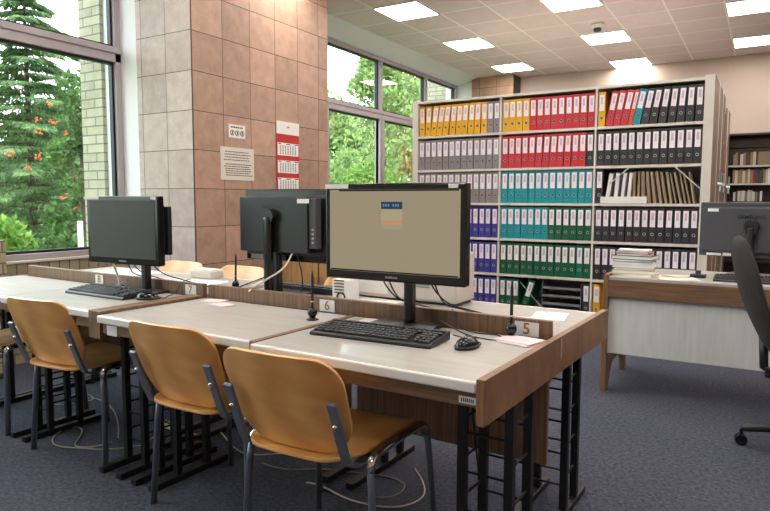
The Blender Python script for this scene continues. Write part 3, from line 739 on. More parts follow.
# ------------------------------------------------------------------ papers on desks
def sheets(name, x, y, z, w_, l_, rz, n, m, label, cat='paper', th=.0012, frame=D, r0=DR, group=None):
    t = thing(name, frame(x, y, z), label, cat, group, r0 + rz)
    for k in range(n):
        q = MB().box(-w_/2, w_/2, -l_/2, l_/2, k*th, (k+1)*th*.98).build('sheet', m if k % 2 == 0 or n < 3 else M['paper'], t); q.rotation_euler = (0, 0, random.uniform(-.08, .08)); q.location = (random.uniform(-.006, .006), random.uniform(-.006, .006), 0)
    return t
sheets('note_paper', -2.20, 1.975, .75, .10, .08, R(8), 5, M['pink'], 'small pile of pink note sheets beside plate 7', 'note paper')
sheets('note_paper', -2.095, 1.93, .75, .11, .07, R(-12), 3, M['pink'], 'pink printed slips lying right of the note pile near plate 7', 'note paper')
sheets('note_paper', -1.33, 1.985, .75, .10, .07, R(10), 3, M['pink'], 'pink printed slips under the lit monitor, left of its stand', 'note paper')
sheets('note_paper', -.735, 1.955, .75, .13, .10, R(-14), 7, M['pink'], 'pile of pale note sheets in front of plate 5', 'note paper')
sheets('paper_sheet', -.83, 2.25, .75, .21, .27, R(14), 4, M['paper'], 'white sheets on the far desk behind plate 5', 'paper')
sheets('paper_sheet', -.80, 2.46, .75, .13, .18, R(10), 3, M['paper'], 'smaller white sheets near the end panel on the far desk', 'paper')
sheets('paper_sheet', -2.78, 2.36, .75, .30, .21, R(12), 5, M['paper'], 'white papers left of the far desk pen', 'paper')
sheets('paper_sheet', -3.55, 2.45, .75, .42, .297, R(-3), 3, M['paper'], 'white papers on the far desk behind plate 8', 'paper')
sheets('paper_sheet', -3.02, 2.33, .75, .30, .21, R(5), 3, M['pink'], 'pinkish papers on the far desk behind the dark-screened monitor', 'paper')
sheets('paper_sheet', -1.63, 2.36, .75, .30, .21, R(-8), 3, M['paper'], 'white sheets lying between the strip and the printer', 'paper')
bx = thing('plastic_tray', D(-2.93, 2.58, .75), 'small cream plastic box on the far desk near the tiled column', 'box', None, DR)
MB().box(-.09, .09, -.05, .05, 0, .045).build('body', M['whiteplastic'], bx, .006); MB().box(-.085, .085, -.045, .045, .045, .052).build('lid', M['creampaper'], bx, .003)

# ------------------------------------------------------------------ printer behind the lit monitor
pr = thing('laser_printer', D(-1.54, 2.50, .75), 'large off-white printer on the far desk behind the lit monitor', 'printer', None, DR)
MB().box(-.27, .335, -.055, .13, .012, .232).build('body', M['whiteplastic'], pr, .012)
MB().box(-.25, .32, -.03, .12, 0, .012).build('foot_frame', M['greyplastic'], pr, .003)
MB().box(-.20, .28, -.03, .11, .232, .240).build('top_lid', M['creampaper'], pr, .004)
MB().box(-.255, -.02, -.059, -.055, .03, .12).build('paper_tray', M['paper'], pr, .003)
mb = MB(); [mb.box(.12, .20, -.0575, -.055, .075+k*.010, .079+k*.010) for k in range(3)]; mb.build('vent', M['steelgrey'], pr)
ps = thing('label_printer', D(-1.735, 2.345, .75), 'small white slotted device behind plate 6, left of the printer', 'device', None, DR)
MB().box(-.05, .05, -.03, .05, 0, .10).build('body', M['paper'], ps, .006)
mb = MB(); [mb.box(-.035, .02, -.0325, -.030, .035+k*.014, .040+k*.014) for k in range(5)]; mb.build('slot', M['greyplastic'], ps)
MB().tube([(.005+.022*math.cos(a), -.034, .016+.022*math.sin(a)) for a in [math.pi*k/10 for k in range(11)]], .004, 6).build('cable_arch', M['blackcable'], ps, smooth=True)

# wooden cabinet beyond
cb = thing('wooden_cabinet', (-3.08, 4.30, 0), 'low light brown wooden cabinet behind the rear-facing monitor', 'cabinet')
MB().box(-.48, .48, -.20, .20, .06, .93).build('body', wood('light_oak', (140, 96, 54), (186, 140, 88), .5, (22, 22, 1.2), 3), cb, .003)
MB().box(-.46, .46, -.18, .18, 0, .06).build('plinth', M['blacksteel'], cb)
MB().box(-.50, .50, -.22, .21, .93, .955).build('cabinet_top', M['brownh'], cb, .003)
for s in (-1, 1):
    d = MB().box(s*.24-.232, s*.24+.232, -.216, -.2005, .08, .915).build('door', MATS['light_oak'], cb, .002); MB().cyl((s*.03, -.235, .50), (s*.03, -.235, .60), .006).build('handle', M['chrome'], d)

# ------------------------------------------------------------------ cables
def curve(name, pts, r, m, label, cat='cable', group=None):
    cu = bpy.data.curves.new(name, 'CURVE'); cu.dimensions = '3D'; cu.bevel_depth = r; cu.bevel_resolution = 2; cu.resolution_u = 8
    s = cu.splines.new('NURBS'); s.points.add(len(pts)-1); s.order_u = 4; s.use_endpoint_u = True
    for q, p in zip(s.points, pts): q.co = (*p, 1)
    o = bpy.data.objects.new(name + '_c', cu); COL.objects.link(o)
    dg = bpy.context.evaluated_depsgraph_get(); me = bpy.data.meshes.new_from_object(o.evaluated_get(dg)); bpy.data.objects.remove(o)
    me.materials.clear(); me.materials.append(m)
    for p in me.polygons: p.use_smooth = True
    o = bpy.data.objects.new(name, me); COL.objects.link(o); return tag(o, label, cat, group)
def DP(lst): return [D(*p) for p in lst]

Z0 = .0045
def FL(pts): return [D(x, y, Z0) for x, y in pts]
gc = 'computer cables lying loose on the carpet'
curve('floor_cable', FL([(-2.638, 1.90), (-2.70, 1.80), (-2.744, 1.76), (-2.868, 1.708), (-2.982, 1.649), (-3.092, 1.685), (-3.185, 1.791), (-3.162, 1.877), (-3.08, 1.86), (-2.974, 1.763), (-2.909, 1.682), (-2.807, 1.748), (-2.81, 1.84)]), .0035, M['cable'], 'grey cable looping on the carpet beside the dark monitor\'s chair', group=gc)
curve('floor_cable', FL([(-2.83, 1.89), (-2.953, 1.979), (-3.144, 2.098), (-3.335, 2.181), (-3.516, 2.221), (-3.626, 2.173), (-3.631, 2.099), (-3.725, 2.18), (-3.677, 2.237), (-3.55, 2.223), (-3.453, 2.148), (-3.6, 2.0)]), .0035, M['cable'], 'thin grey cable curling on the carpet behind the left chairs', group=gc)
curve('floor_cable', FL([(-2.672, 1.961), (-2.749, 2.113), (-2.716, 2.17), (-2.60, 2.14), (-2.493, 2.127), (-2.541, 2.249), (-2.452, 2.238), (-2.286, 2.136), (-2.126, 2.079), (-2.067, 2.132), (-2.0, 2.2)]), .0035, M['creamcable'], 'cream cable curving on the carpet under the second desk', group=gc)
curve('floor_cable', FL([(-2.002, 2.064), (-1.881, 2.053), (-1.806, 2.102), (-1.744, 2.168), (-1.624, 2.196), (-1.512, 2.245), (-1.405, 2.266), (-1.322, 2.238), (-1.303, 2.141), (-1.336, 2.078), (-1.39, 2.064)]), .0035, M['cable'], 'grey cable loop on the carpet behind the foreground chair', group=gc)
curve('floor_cable', FL([(-1.70, 2.02), (-1.642, 2.04), (-1.519, 2.0), (-1.406, 1.99), (-1.27, 2.02), (-1.20, 2.12), (-1.22, 2.25), (-1.384, 2.40)]), .0035, M['creamcable'], 'cream cable on the carpet under the foreground desk', group=gc)
tb_ = [( -2.74 + .13*math.cos(k*1.9) + random.uniform(-.03, .03), 2.13 + .08*math.sin(k*2.3), .0045 + .0035*(k % 5)) for k in range(26)]
curve('cable_bundle', DP(tb_), .0034, M['creamcable'], 'tangled bundle of pale cables on the floor between the desk feet', 'cable bundle')
curve('hanging_cable', DP([(-.93, 2.028, .66), (-.935, 2.02, .45), (-.90, 2.015, .30), (-.88, 2.0, .12), (-.87, 1.99, .0045), (-.86, 2.1, .0045)]), .004, M['blackcable'], 'black cable hanging down to the floor beside the right desk legs', 'cable')
z7 = .7535
curve('mouse_cable', DP([(-.862, 1.858, .758), (-.880, 1.885, z7), (-.925, 1.955, z7), (-.955, 1.975, z7), (-.90, 1.935, z7), (-.82, 1.913, z7), (-.765, 1.93, z7), (-.83, 2.02, z7), (-.885, 1.99, z7), (-.96, 2.0, z7), (-1.0, 2.035, .775), (-1.02, 2.045, .813), (-1.06, 2.10, .815), (-1.12, 2.25, .755)]), .0022, M['blackcable'], 'thin black mouse cable winding over the desk from the mouse by the lit monitor', 'cable')
curve('keyboard_cable', DP([(-.935, 1.872, .765), (-.88, 1.87, .757), (-.87, 1.90, z7), (-.90, 1.93, z7), (-1.0, 1.96, .775), (-1.05, 2.0, .78)]), .0022, M['blackcable'], 'short black keyboard cable looping at the right end of the near keyboard', 'cable')
curve('mouse_cable', DP([(-2.462, 1.878, .758), (-2.45, 1.90, z7), (-2.46, 1.92, z7), (-2.50, 1.95, z7), (-2.52, 2.02, z7), (-2.52, 2.044, .785), (-2.52, 2.05, .814), (-2.53, 2.12, .815)]), .0022, M['blackcable'], 'thin black mouse cable crossing to the strip by plate 7', 'cable')
gm = 'black cables hanging behind the lit monitor'
for k, (x, dx) in enumerate(((-1.30, .06), (-1.33, .09), (-1.10, .05), (-1.12, .10))):
    curve('monitor_cable', DP([(x, 2.02, .96), (x+.01, 2.03, .90), (x+dx*.5, 2.046, .85), (x+dx, 2.05, .825), (x+dx+.02, 2.10, .816), (x+dx+.05, 2.3, .756)]), .003, M['blackcable'], ['first black cable from left hanging behind the lit monitor', 'second black cable from left behind the lit monitor', 'black cable right of the lit monitor\'s stand, the nearer one', 'black cable right of the lit monitor\'s stand, curving farther out'][k], group=gm)
curve('monitor_cable', DP([(-1.945, 2.22, .965), (-1.945, 2.20, .93), (-1.96, 2.17, .89), (-2.00, 2.13, .86), (-2.02, 2.09, .835), (-2.04, 2.066, .818), (-2.05, 2.044, .80)]), .0042, M['creamcable'], 'thick cream cable hanging from the rear-facing monitor over the strip', 'cable')
curve('monitor_cable', DP([(-1.925, 2.23, .965), (-1.93, 2.28, .87), (-1.94, 2.3, .80), (-2.05, 2.4, .755)]), .003, M['blackcable'], 'thin black cable hanging behind the cream one at the rear-facing monitor', 'cable')
for k, p in enumerate(([(-2.12, 2.30, .86), (-2.20, 2.22, .81), (-2.28, 2.16, .775), (-2.36, 2.14, .756)], [(-2.10, 2.33, .84), (-2.18, 2.24, .83), (-2.24, 2.15, .775), (-2.20, 2.12, .757), (-2.12, 2.16, .757)])):
    curve('desk_cable', DP(p), .0035, M['blackcable'] if k == 0 else M['creamcable'], ['black cable slanting down left of the rear-facing monitor\'s stand', 'cream cable coiled at the foot of the rear-facing monitor\'s stand'][k], 'cable')
curve('monitor_cable', DP([(-2.98, 1.99, .90), (-2.985, 2.01, .85), (-2.97, 2.02, .80), (-2.95, 2.015, .762), (-2.96, 1.99, .756)]), .006, M['creamcable'], 'thick cream cable below the left side of the dark-screened monitor', 'cable')
pg = thing('cable_plug', D(-2.93, 2.0, .753), 'small blue video plug on the desk under the dark-screened monitor', 'plug', None, DR)
MB().box(-.03, .02, -.012, .012, 0, .018).build('shell', mat('blue_plug', (40, 52, 110), .4), pg, .004); MB().cyl((.02, -.008, .009), (.045, -.008, .009), .003).build('screw', M['silver'], pg)
for k, (x, q) in enumerate(((-2.90, -.06), (-2.86, .05), (-2.70, .12))):
    curve('monitor_cable', DP([(x, 2.0, .93), (x+.01, 2.03, .87), (x+q*.4+.02, 2.048, .83), (x+q+.05, 2.08, .816), (x+q+.08, 2.25, .757)]), .003, M['blackcable'], ['first thin black cable behind the dark-screened monitor, from left', 'second thin black cable behind the dark-screened monitor, from left', 'black cable bowing right behind the dark-screened monitor\'s stand'][k], 'cable', 'black cables behind the dark-screened monitor')
curve('pen_cord', DP([(-.785, 2.09, .93), (-.74, 2.12, .86), (-.70, 2.2, .79), (-.69, 2.24, .757)]), .0009, M['sticker'], 'thin pale cord running down behind the desk pen by plate 5', 'cord')


# ------------------------------------------------------------------ binder shelving
SY = 6.40
un = thing('shelving_unit', (0, SY, 0), 'tall cream steel shelving unit filled with coloured binders', 'shelving')
XS = [(-3.48, -3.41), (-2.44, -2.42), (-1.463, -1.443), (-.514, -.433)]
ZB = [.06, .44, .82, 1.193, 1.557, 1.935, 2.322]
for i, (a, b) in enumerate(XS): MB().box(a, b, 0, .55 if i in (0, 3) else .33, 0, 2.322 if i in (1, 2) else 2.338).build('upright', M['steel'], un, .002)
BX = [(-3.41, -2.44), (-2.42, -1.463), (-1.443, -.514)]
for a, b in BX:
    for z in ZB: MB().box(a, b, 0.002, .33, z-.026, z).build('shelf', M['steel'], un, .002)
MB().box(-3.41, -.514, .33, .34, .03, 2.33).build('back_panel', M['steelgrey'], un)
MB().box(-.433, -.428, .002, .55, 0, 2.334).build('end_panel', M['endpanel'], un)
MB().box(-3.41, -.514, 0.01, .33, 0, .034).build('plinth', M['steelgrey'], un)
for p, q in (((-1.31, .006, 1.38), (-1.13, .006, 1.535)), ((-.515, .006, 1.33), (-.735, .006, 1.535))):
    MB().tube([p, q], .006, 6).build('brace', M['steel'], un)
for k, (y0, y1, zt) in enumerate(((6.99, 7.50, 2.36), (7.54, 8.06, 2.36), (8.62, 9.2, 2.32))):
    t = thing('shelving_unit', (0, y0, 0), ['brown-ended mobile shelving unit directly behind the binder shelves', 'brown-ended mobile shelving unit second behind the binder shelves', 'brown-ended mobile shelving unit farthest back, just before the dark bookcase'][k], 'shelving', 'mobile shelving units behind the binders')
    d = y1-y0
    MB().box(-3.41, -.46, 0, d, zt-.03, zt).build('top_board', M['steel'], t, .002)
    MB().box(-3.41, -.46, d/2-.005, d/2+.005, 0.03, zt-.03).build('back_panel', M['steelgrey'], t)
    MB().box(-.46, -.433, 0, d, 0, zt).build('end_panel', M['endpanel'], t, .002)
    MB().box(-.433, -.426, -.004, .02, 0, zt).build('end_trim', M['steel'], t, .001)
    MB().box(-3.44, -3.41, 0, d, 0, zt).build('end_panel', M['endpanel'], t, .002)
    for z in ZB[:-1]: MB().box(-3.41, -.46, 0, d, z-.02, z).build('shelf', M['steel'], t)
    w_ = MB()
    for a in (90, 210, 330):
        w_.cyl((-.40, .25, 1.38), (-.40, .25 + .14*math.cos(R(a)), 1.38 + .14*math.sin(R(a))), .010, seg=8)
    w_.cyl((-.426, .25, 1.38), (-.385, .25, 1.38), .03)
    w_.build('crank_handle', M['silver'], t)

BC = {'yellow': (226, 172, 30), 'grey': (134, 128, 132), 'red': (196, 40, 54), 'cyan': (0, 148, 160), 'blue': (62, 58, 148), 'green': (14, 92, 58), 'black': (48, 45, 50), 'orange red': (214, 78, 44), 'teal green': (10, 108, 88)}
BM = {}
lab_me = MB().box(-.0235, .0235, -.0012, 0, .150, .306).mesh('spine_label', mat('spine_label_paper', (240, 232, 238), .6, var=.02))
ink_me = MB().box(-.010, .010, -.0019, -.0012, .262, .285).box(-.010, .010, -.0019, -.0012, .222, .255).box(-.010, .010, -.0019, -.0012, .215, .222).box(-.010, .010, -.0019, -.0012, .255, .262).mesh('label_print', mat('label_print', (205, 192, 205), .7))
def ring_mesh():
    b = MB(); b.tube([(.0125*math.cos(a), -.0015, .082+.0125*math.sin(a)) for a in [2*math.pi*k/14 for k in range(15)]], .0032, 6)
    return b.mesh('finger_ring', M['silver'], True)
ring_me = ring_mesh()
hole_me = MB().cyl((0, -.0008, .082), (0, .0005, .082), .0105, seg=14).mesh('finger_hole', M['ink'])
def binder_mesh(c):
    if c in BM: return BM[c]
    m = mat('binder_board_' + c.replace(' ', '_'), BC[c], .42, var=.05, scale=30)
    w_ = .0345
    b = MB().box(-w_, -w_+.003, 0, .285, 0, .330).box(w_-.003, w_, 0, .285, 0, .330).box(-w_, w_, 0, .003, 0, .330)
    b.box(-w_+.004, w_-.004, .02, .27, .006, .300)
    BM[c] = b.mesh('cover', m); return BM[c]
def put_binder(c, x, z, tilt, label, group, dy=0, size=1.0, yaw=0):
    t = thing('ring_binder', (x, SY + .018 + dy, z), label, 'binder', group)
    t.rotation_euler = (0, tilt, yaw); t.scale = (size, 1, 1)
    for nm, me in (('cover', binder_mesh(c)), ('spine_label', lab_me), ('finger_ring', ring_me)):
        o = bpy.data.objects.new(nm, me); COL.objects.link(o); o.parent = t
        if nm == 'spine_label':
            q = bpy.data.objects.new('label_print', ink_me); COL.objects.link(q); q.parent = o
        if nm == 'finger_ring':
            q = bpy.data.objects.new('finger_hole', hole_me); COL.objects.link(q); q.parent = o
    return t
ORD = ['first', 'second', 'third', 'fourth', 'fifth', 'sixth', 'seventh', 'eighth', 'ninth', 'tenth', 'eleventh', 'twelfth', 'thirteenth']
SHN = ['top', 'second', 'third', 'fourth', 'fifth', 'bottom']; BAY = ['left', 'middle', 'right']
def row(bay, sh, cols, tilts=None, skip=0, right=False, x_end=None):
    """tilts: lean to the right in degrees per binder"""
    a, b = BX[bay]; z = ZB[5-sh] + .0005; n = len(cols); tilts = tilts or [0]*n
    rel = [.62 if c == 'orange red' else 1.0 for c in cols]
    wedge = [max(0, .33*(math.sin(R(tilts[i])) - math.sin(R(tilts[i+1])))) + (.0695*math.sin(R(tilts[i]))*math.sin(R(tilts[i]-tilts[i+1])) if tilts[i] > tilts[i+1] else 0) if i < n-1 else 0 for i in range(n)]
    avail = (b-a) - .010
    ws = min(1.03, (avail - sum(wedge) - .0016*n) / sum(.0695*r_/math.cos(R(t_)) for r_, t_ in zip(rel, tilts)))
    if right: ws = 1.0
    widths = [.0695*ws*r_/math.cos(R(t_)) for r_, t_ in zip(rel, tilts)]
    gap = max(.0012, (avail - sum(wedge) - sum(widths))/n) if not right else .0035
    x = a + .006 if not right else b - .008 - sum(w_+gap for w_ in widths)
    for i, (c, t) in enumerate(zip(cols, tilts)):
        tr = R(t); h_ = .318
        # footprint reference: bottom edge nearest the lean
        cx = x + widths[i]/2
        lift = .0345*ws*rel[i]*math.sin(abs(tr))
        dirn = ORD[i] + ' from left' if not right else (ORD[n-1-i] + ' from right')
        if not right and i == n-1: dirn = 'rightmost'
        lean = 'leaning ' if abs(t) > 4 else ''
        cn = c
        label = f"{lean}{cn} ring binder, {dirn} on {SHN[sh]} shelf, {BAY[bay]} bay"
        put_binder(c, cx, z + lift, tr, label, f"ring binders on the {SHN[sh]} shelf of the {BAY[bay]} bay", dy=random.uniform(-.002, .008), size=ws*rel[i])
        x += widths[i] + gap + wedge[i]
row(0, 0, ['yellow']*11 + ['grey']*2, [0, 3, 7, 8, 7, 5, 4, 4, 3, 2, 1, 0, 0])
row(0, 1, ['grey']*13); row(0, 2, ['grey']*13)
for s in (3, 4, 5): row(0, s, ['blue']*7, right=True)
row(1, 0, ['yellow']*4 + ['red']*9)
row(1, 1, ['red']*12 + ['black'], [0, 0, 0, 0, 1, 2, 3, 3, 3, 2, 1, 1, 0])
row(1, 2, ['cyan']*13)
row(1, 3, ['cyan']*7 + ['green']*6)
row(1, 4, ['green']*11 + ['teal green', 'green'])
row(2, 0, ['yellow'] + ['red']*3 + ['orange red', 'cyan'] + ['black']*7, [0, 10, 10.5, 11, 11, 11, 10, 9, 7, 5, 3.5, 2, 0])
row(2, 1, ['black']*13); row(2, 3, ['black']*13, [0, 0, 0, 1, 0, 0, 0, 0, 0, 1, 0, 0, 0]); row(2, 4, ['black']*13)
# bottom shelf, middle bay
zb = ZB[0] + .0005; gb = 'ring binders on the bottom shelf of the middle bay'
for k in range(3): put_binder('green', -2.38 + k*.0725, zb, 0, f'green ring binder, {ORD[k]} from left on bottom shelf, middle bay', gb)
put_binder('green', -2.15, zb+.010, R(17), 'leaning green ring binder beside three upright ones on the bottom shelf', gb)
put_binder('black', -1.502, zb, 0, 'single black ring binder at the right end of bottom middle shelf', gb)
tr_ = thing('letter_trays', (-1.75, SY+.02, ZB[0]), 'stack of grey letter trays on the bottom shelf of the middle bay', 'letter trays')
for k in range(4):
    MB().box(-.20, .20, 0, .26, .004+k*.082, .010+k*.082).box(-.20, .20, 0, .004, .010+k*.082, .030+k*.082).box(-.20, -.196, 0, .26, .01+k*.082, .086+k*.082).box(.196, .20, 0, .26, .01+k*.082, .086+k*.082).build('tray', M['steelgrey'], tr_)
# bottom shelf, right bay
gr = 'ring binders on the bottom shelf of the right bay'
put_binder('yellow', -1.40, ZB[0]+.0005, 0, 'single yellow ring binder low down beside the service desk', gr)
for k in range(3): pass
# third shelf, right bay: folders
z = ZB[3] + .0005
put_binder('black', -1.405, z, 0, 'black ring binder at the left end of the folder shelf', 'ring binders on the third shelf of the right bay')
fcol = [('grey cardboard', (158, 150, 146)), ('lilac', (206, 198, 214)), ('lilac', (200, 192, 210)), ('white', (214, 208, 208)), ('tan', (176, 152, 122)), ('tan', (168, 142, 112)), ('beige', (196, 178, 154)), ('tan', (176, 156, 130)), ('cream', (206, 192, 164)), ('beige', (192, 174, 148)), ('cream', (204, 188, 158)), ('pale yellow', (200, 190, 150)), ('brown', (120, 96, 80)), ('white', (214, 214, 216)), ('beige', (190, 172, 150)), ('tan', (170, 146, 120)), ('cream', (200, 186, 160))]
mat('folder_inner', (150, 128, 104), .8)
fx = [-1.335, -1.255, -1.195, -1.135, -1.085, -1.045, -1.0, -.945, -.895, -.845, -.80, -.755, -.712, -.672, -.635, -.60, -.565]
ft = [8, 4, 5, 4, 0, 0, -2, -5, -8, -9, -10, -9, -12, -13, -11, -12, -9]
fw = [.045, .04, .034, .036, .026, .024, .032, .030, .026, .028, .022, .024, .020, .020, .018, .018, .016]
for k in range(17):
    cn, cc = fcol[k]
    t = thing('document_folder', (fx[k], SY+.03, z + fw[k]/2*math.sin(R(abs(ft[k])))), f'{"upright" if abs(ft[k]) < 3 else "leaning"} {cn} document folder, number {k+1} from left among the loose folders' , 'folder', 'document folders on the third shelf of the right bay')
    t['label'] = f'{"upright" if abs(ft[k]) < 3 else "leaning"} {cn} document folder, {(ORD + ["fourteenth", "fifteenth", "sixteenth", "seventeenth"])[k]} from left of the loose folders'
    t.rotation_euler = (0, R(ft[k]), 0)
    h_ = .285 + random.uniform(0, .02)
    m = mat('folder_' + cn.replace(' ', '_') + str(k), cc, .7, var=.05)
    MB().box(-fw[k]/2+.0015, fw[k]/2-.0015, 0, .22, 0, h_).build('cover', m, t, .002)
    MB().box(-fw[k]/2+.005, fw[k]/2-.005, -.006, .0, .006, h_-.006).build('sheets', MATS['folder_inner'] if 3 < k else M['paper'], t)
wb = thing('flat_box', (-1.18, SY+.0, ZB[3]), 'flat white cardboard box lying in front of the folders', 'box')
MB().box(-.21, .215, .003, .026, .002, .062).build('body', M['paper'], wb, .002); MB().box(-.212, .217, .002, .027, .062, .066).build('lid', M['paper'], wb, .001)

# ------------------------------------------------------------------ rear bookcase
bk = thing('bookcase', (0, 10.22, 0), 'dark wooden bookcase with books against the rear wall', 'bookcase')
DW = wood('dark_walnut', (44, 28, 22), (78, 52, 40), .4, (2, 20, 20), 3)
for x in (-.52, .42, 1.36): MB().box(x-.015, x+.015, 0, .30, 0, 2.14).build('side_panel', DW, bk, .002)
MB().box(-.535, 1.375, -.01, .31, 2.14, 2.165).build('top_board', DW, bk, .002); MB().box(-.5, 1.345, .295, .30, 0, 2.14).build('back_panel', DW, bk)
for a, b in ((-.505, .405), (.435, 1.345)):
    for z in (.10, .38, .66, .94, 1.22, 1.47, 1.72): MB().box(a, b, 0, .29, z-.02, z).build('shelf', M['steel'] if z > 1.3 else DW, bk)
    MB().box(a, b, .24, .28, 1.99, 2.12).build('top_fascia', DW, bk)
cols_b = [('tan', (150, 128, 100)), ('dark teal', (40, 62, 66)), ('cream', (206, 194, 166)), ('mauve', (150, 122, 122)), ('brown', (92, 66, 46)), ('ochre', (166, 134, 70)), ('cream', (200, 192, 176)), ('grey blue', (70, 76, 92))]
fourt = ORD + ['fourteenth', 'fifteenth', 'sixteenth', 'seventeenth', 'eighteenth', 'nineteenth', 'twentieth']
BMAT = {c: mat('book_cloth_' + c.replace(' ', '_'), v, .6, var=.08) for c, v in cols_b + [('crimson', (170, 34, 60)), ('pink', (206, 130, 150)), ('white', (222, 220, 220)), ('green', (46, 84, 60))]}
def book(x, y, z, w_, h_, d, c, label, group, lean=0):
    t = thing('book', (x, y, z), label, 'book', group); t.rotation_euler = (0, lean, 0)
    MB().box(0, w_, 0, .003, 0, h_).box(0, .003, 0, d, 0, h_).box(w_-.003, w_, 0, d, 0, h_).build('cover', BMAT[c], t)
    MB().box(.003, w_-.003, .003, d-.006, .003, h_-.004).build('pages', M['creampaper'], t)
rows = [(1.72, ['tan', 'tan', 'dark teal', 'cream', 'mauve', 'brown', 'brown', 'ochre', 'cream', 'grey blue'] + ['tan']*7, 'upper'),
        (1.47, ['tan', 'cream', 'tan', 'tan', 'cream', 'tan', 'cream', 'tan', 'crimson', 'grey blue', 'brown', 'green', 'tan', 'cream', 'white', 'pink', 'tan', 'brown'], 'middle'),
        (1.22, ['white', 'grey blue', 'white', 'cream', 'white', 'tan', 'white', 'cream', 'white', 'tan', 'grey blue', 'white'], 'lower')]
for z, cs, nm in rows:
    x = -.42 if nm != 'lower' else -.40
    for k, c in enumerate(cs):
        w_ = random.uniform(.022, .034); h_ = random.uniform(.175, .205) if nm != 'upper' else (.185 if k > 9 else random.uniform(.15, .19))
        if nm == 'lower': h_ = random.uniform(.12, .16)
        if x + w_ > .39: break
        book(x, 10.24, z+.0005, w_, h_, .16, c, f'{c} book, {fourt[k]} from left on the {nm} shelf of the dark bookcase', f'books on the {nm} shelf of the dark bookcase'); x += w_ + .0015

# ------------------------------------------------------------------ service desk
sv = thing('service_desk', (0, 0, 0), 'brown service desk with a pale grey front panel at the right', 'desk')
X0, X1, YF, YB = -.854, 1.30, 4.10, 4.80
MB().prism([(YF, 0), (YF+.09, 0), (YF+.15, .10), (YF+.22, .16), (YB-.17, .16), (YB-.11, .10), (YB-.08, 0), (YB, 0), (YB, .755), (YF, .755)], 'x', X0, X0+.03).build('side_panel', M['browny'], sv, .002)
MB().box(X1-.03, X1, YF, YB, 0, .755).build('side_panel', M['browny'], sv, .002)
MB().box(X0+.03, X1-.03, YF+.002, YF+.022, .613, .722).build('front_rail', M['brownh'], sv, .002)
MB().box(X0+.03, X1-.03, YF+.004, YB, .722, .74).build('table_top', M['top'], sv, .002)
MB().box(X0+.03, X1-.03, YF+.03, YF+.046, .25, .70).build('modesty_panel', wood('pale_grey_laminate', (196, 196, 194), (212, 211, 208), .5, (10, 10, 1.2), 3), sv, .001)
# book stack
z = .74
BK = [('cream', .24, .19, .016), ('cream', .235, .18, .016), ('tan', .22, .17, .012), ('white', .225, .17, .016), ('white', .22, .165, .014), ('grey blue', .21, .16, .012), ('green', .225, .165, .018), ('tan', .19, .15, .012), ('pink', .185, .14, .010), ('white', .18, .14, .008)]
pos = ['bottom', 'second from bottom', 'third from bottom', 'fourth from bottom', 'fifth from bottom', 'fifth from top', 'fourth from top', 'third from top', 'second from top', 'top']
for k, (c, w_, d, h_) in enumerate(BK):
    h_ *= 1.22; w_ *= 1.08
    t = thing('book', (-.70, 4.27, z), f'{c} book lying flat, {pos[k]} in the stack on the service desk', 'book', 'books stacked on the service desk', random.uniform(-.14, .10))
    MB().box(-w_/2, w_/2, -d/2, d/2, 0, .002).box(-w_/2, w_/2, -d/2, d/2, h_-.002, h_).box(-w_/2, -w_/2+.003, -d/2, d/2, 0, h_).build('cover', BMAT[c], t)
    MB().box(-w_/2+.003, w_/2-.003, -d/2+.003, d/2-.003, .002, h_-.002).build('pages', M['paper'], t); z += h_ + .0004
def F(x, y, z=0): return (x, y, z)
sheets('paper_sheet', -.46, 4.27, .74, .21, .28, R(20), 3, M['creampaper'], 'cream sheets beside the book stack on the service desk', frame=F, r0=0)
m4, z0, z1, sc = monitor('charcoal monitor seen from behind on the service desk', -.085, 4.66, .856, .575, .352, R(180-13), M['darkscreen'], stand_z=.7405, frame=F, rz0=0, standdx=-.03)
for ch in m4.children:
    if ch.name.split('.')[0] in ('housing', 'rear_cover'): ch.data.materials[0] = M['greyplastic']
MB().cyl((-.03, .04, z0+.20), (-.03, .075, z0+.20), .042).build('stand_swivel', M['blackplastic'], m4, smooth=False)
text_part('maker_lettering', 'SAMSUNG', .036, M['darkletter'], m4, Matrix.Translation((-.025, .0425, z1-.095)) @ Matrix.Rotation(math.pi, 4, 'Z') @ TXT_FRONT)
MB().box(.17, .235, .0422, .0432, z1-.06, z1-.04).build('inventory_sticker', M['sticker'], m4)
MB().box(.15, .24, .019, .020, z0+.004, z0+.020).box(.09, .14, .019, .020, z0+.004, z0+.024).build('rating_label', M['sticker'], m4)
MB().box(-.17, -.155, .0422, .0432, z1-.12, z1-.04).build('green_sticker', mat('pale_green_sticker', (170, 220, 200), .5), m4)
ph = thing('desk_phone', (-.34, 4.36, .74), 'small dark desk gadget with a curled cable beside the keyboard', 'gadget')
MB().box(-.045, .045, -.03, .03, 0, .022).build('body', M['blackplastic'], ph, .006)
MB().tube([(-.20, -.06, .004), (-.12, -.10, .004), (-.05, -.06, .004), (-.02, -.03, .012)], .003, 6).build('cord', M['blackcable'], ph, smooth=True)
MB().cyl((0, 0, .022), (0, 0, .045), .016).build('cradle', M['greyplastic'], ph)

# ------------------------------------------------------------------ office chair (faces right)
ang = YAW*-1 + R(0)
oc = thing('office_chair', (.245, 3.60, 0), 'black fabric swivel chair at the right edge, backrest seen from the side', 'office chair', None, R(5))
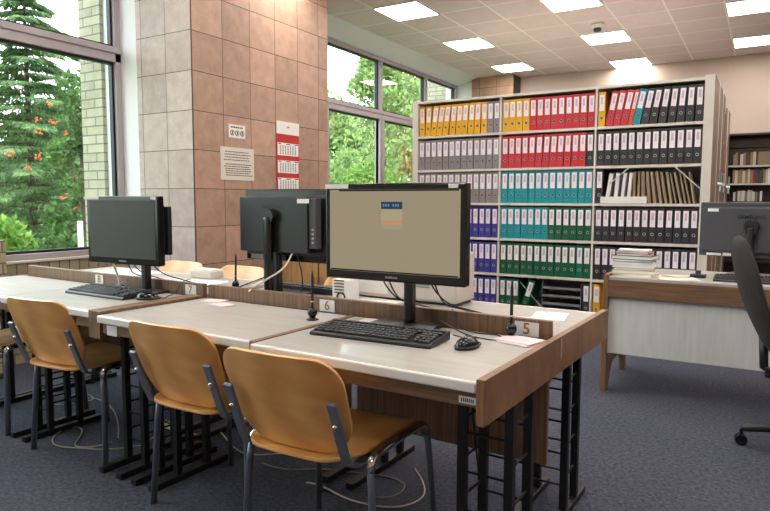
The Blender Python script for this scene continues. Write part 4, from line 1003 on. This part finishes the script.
# local +x = facing direction
bp_ = []
for v in range(9):
    q = v/8; z = .475 + .575*q; x = -.215 - .18*q**1.3 + .045*math.sin(math.pi*q) * -1 + .03
    bp_.append((x, z, .20 + .03*math.sin(math.pi*q)))
b = bmesh.new(); rings = []
for i, (x, z, hw) in enumerate(bp_):
    e = min(i, 8-i); th = (.022, .034, .038, .04, .04)[e]; hh = hw*(.72, .93, 1, 1, 1)[e]
    ring = []
    for k in range(16):
        a = 2*math.pi*k/16; cy, sy_ = math.cos(a), math.sin(a)
        yy = hh*(abs(cy)**.6)*(1 if cy > 0 else -1); xx = th*(abs(sy_)**.8)*(1 if sy_ > 0 else -1) + .05*(yy/hw)**2
        ring.append(b.verts.new((x + xx, yy, z)))
    rings.append(ring)
for i in range(8):
    for k in range(16): b.faces.new((rings[i][k], rings[i][(k+1) % 16], rings[i+1][(k+1) % 16], rings[i+1][k]))
b.faces.new(rings[0][::-1]); b.faces.new(rings[-1]); bmesh.ops.recalc_face_normals(b, faces=b.faces)
me = bpy.data.meshes.new('backrest'); b.to_mesh(me); b.free(); me.materials.append(M['fabric'])
for p in me.polygons: p.use_smooth = True
o = bpy.data.objects.new('backrest', me); COL.objects.link(o); o.parent = oc; s = o.modifiers.new('s', 'SUBSURF'); s.levels = 1; s.render_levels = 1
MB().box(-.10, .32, -.24, .24, .43, .50).build('seat', M['fabric'], oc, .03, seg=4)
MB().box(-.07, .27, -.20, .20, .412, .432).build('seat_pan', M['blackplastic'], oc, .004)
MB().tube([(-.05, 0, .40), (-.17, 0, .37), (-.215, 0, .40), (-.225, 0, .56)], .020, 8, flat=1.6).build('back_bracket', M['blackplastic'], oc, smooth=True)
MB().box(-.14, .12, -.07, .07, .36, .412).build('mechanism', M['blackplastic'], oc, .008)
MB().tube([(-.04, .06, .38), (-.12, -.10, .36), (-.20, -.16, .40)], .006, 6).cyl((-.21, -.165, .39), (-.21, -.165, .435), .016).build('lever', M['blackplastic'], oc)
MB().lathe([(.028, .10), (.028, .22), (.018, .225), (.018, .36)]).build('gas_column', M['blackplastic'], oc, smooth=True)
for k in range(5):
    a = R(180 + 4 + 72*k); L = .30
    leg = MB().tube([(0, 0, .115), (L*.5*math.cos(a), L*.5*math.sin(a), .105), (L*math.cos(a), L*math.sin(a), .085)], [.03, .024, .018], 8).build('base_arm', M['blackplastic'], oc, smooth=True)
    cx, cy = L*math.cos(a), L*math.sin(a); px, py = -math.sin(a), math.cos(a)
    ct = MB().cyl((cx+px*.022, cy+py*.022, .028), (cx+px*.006, cy+py*.006, .028), .0275).cyl((cx-px*.022, cy-py*.022, .028), (cx-px*.006, cy-py*.006, .028), .0275).cyl((cx, cy, .028), (cx, cy, .08), .008).cyl((cx+px*.02, cy+py*.02, .028), (cx-px*.02, cy-py*.02, .028), .006)
    ct.build('caster', M['blackgloss'], leg)
#END
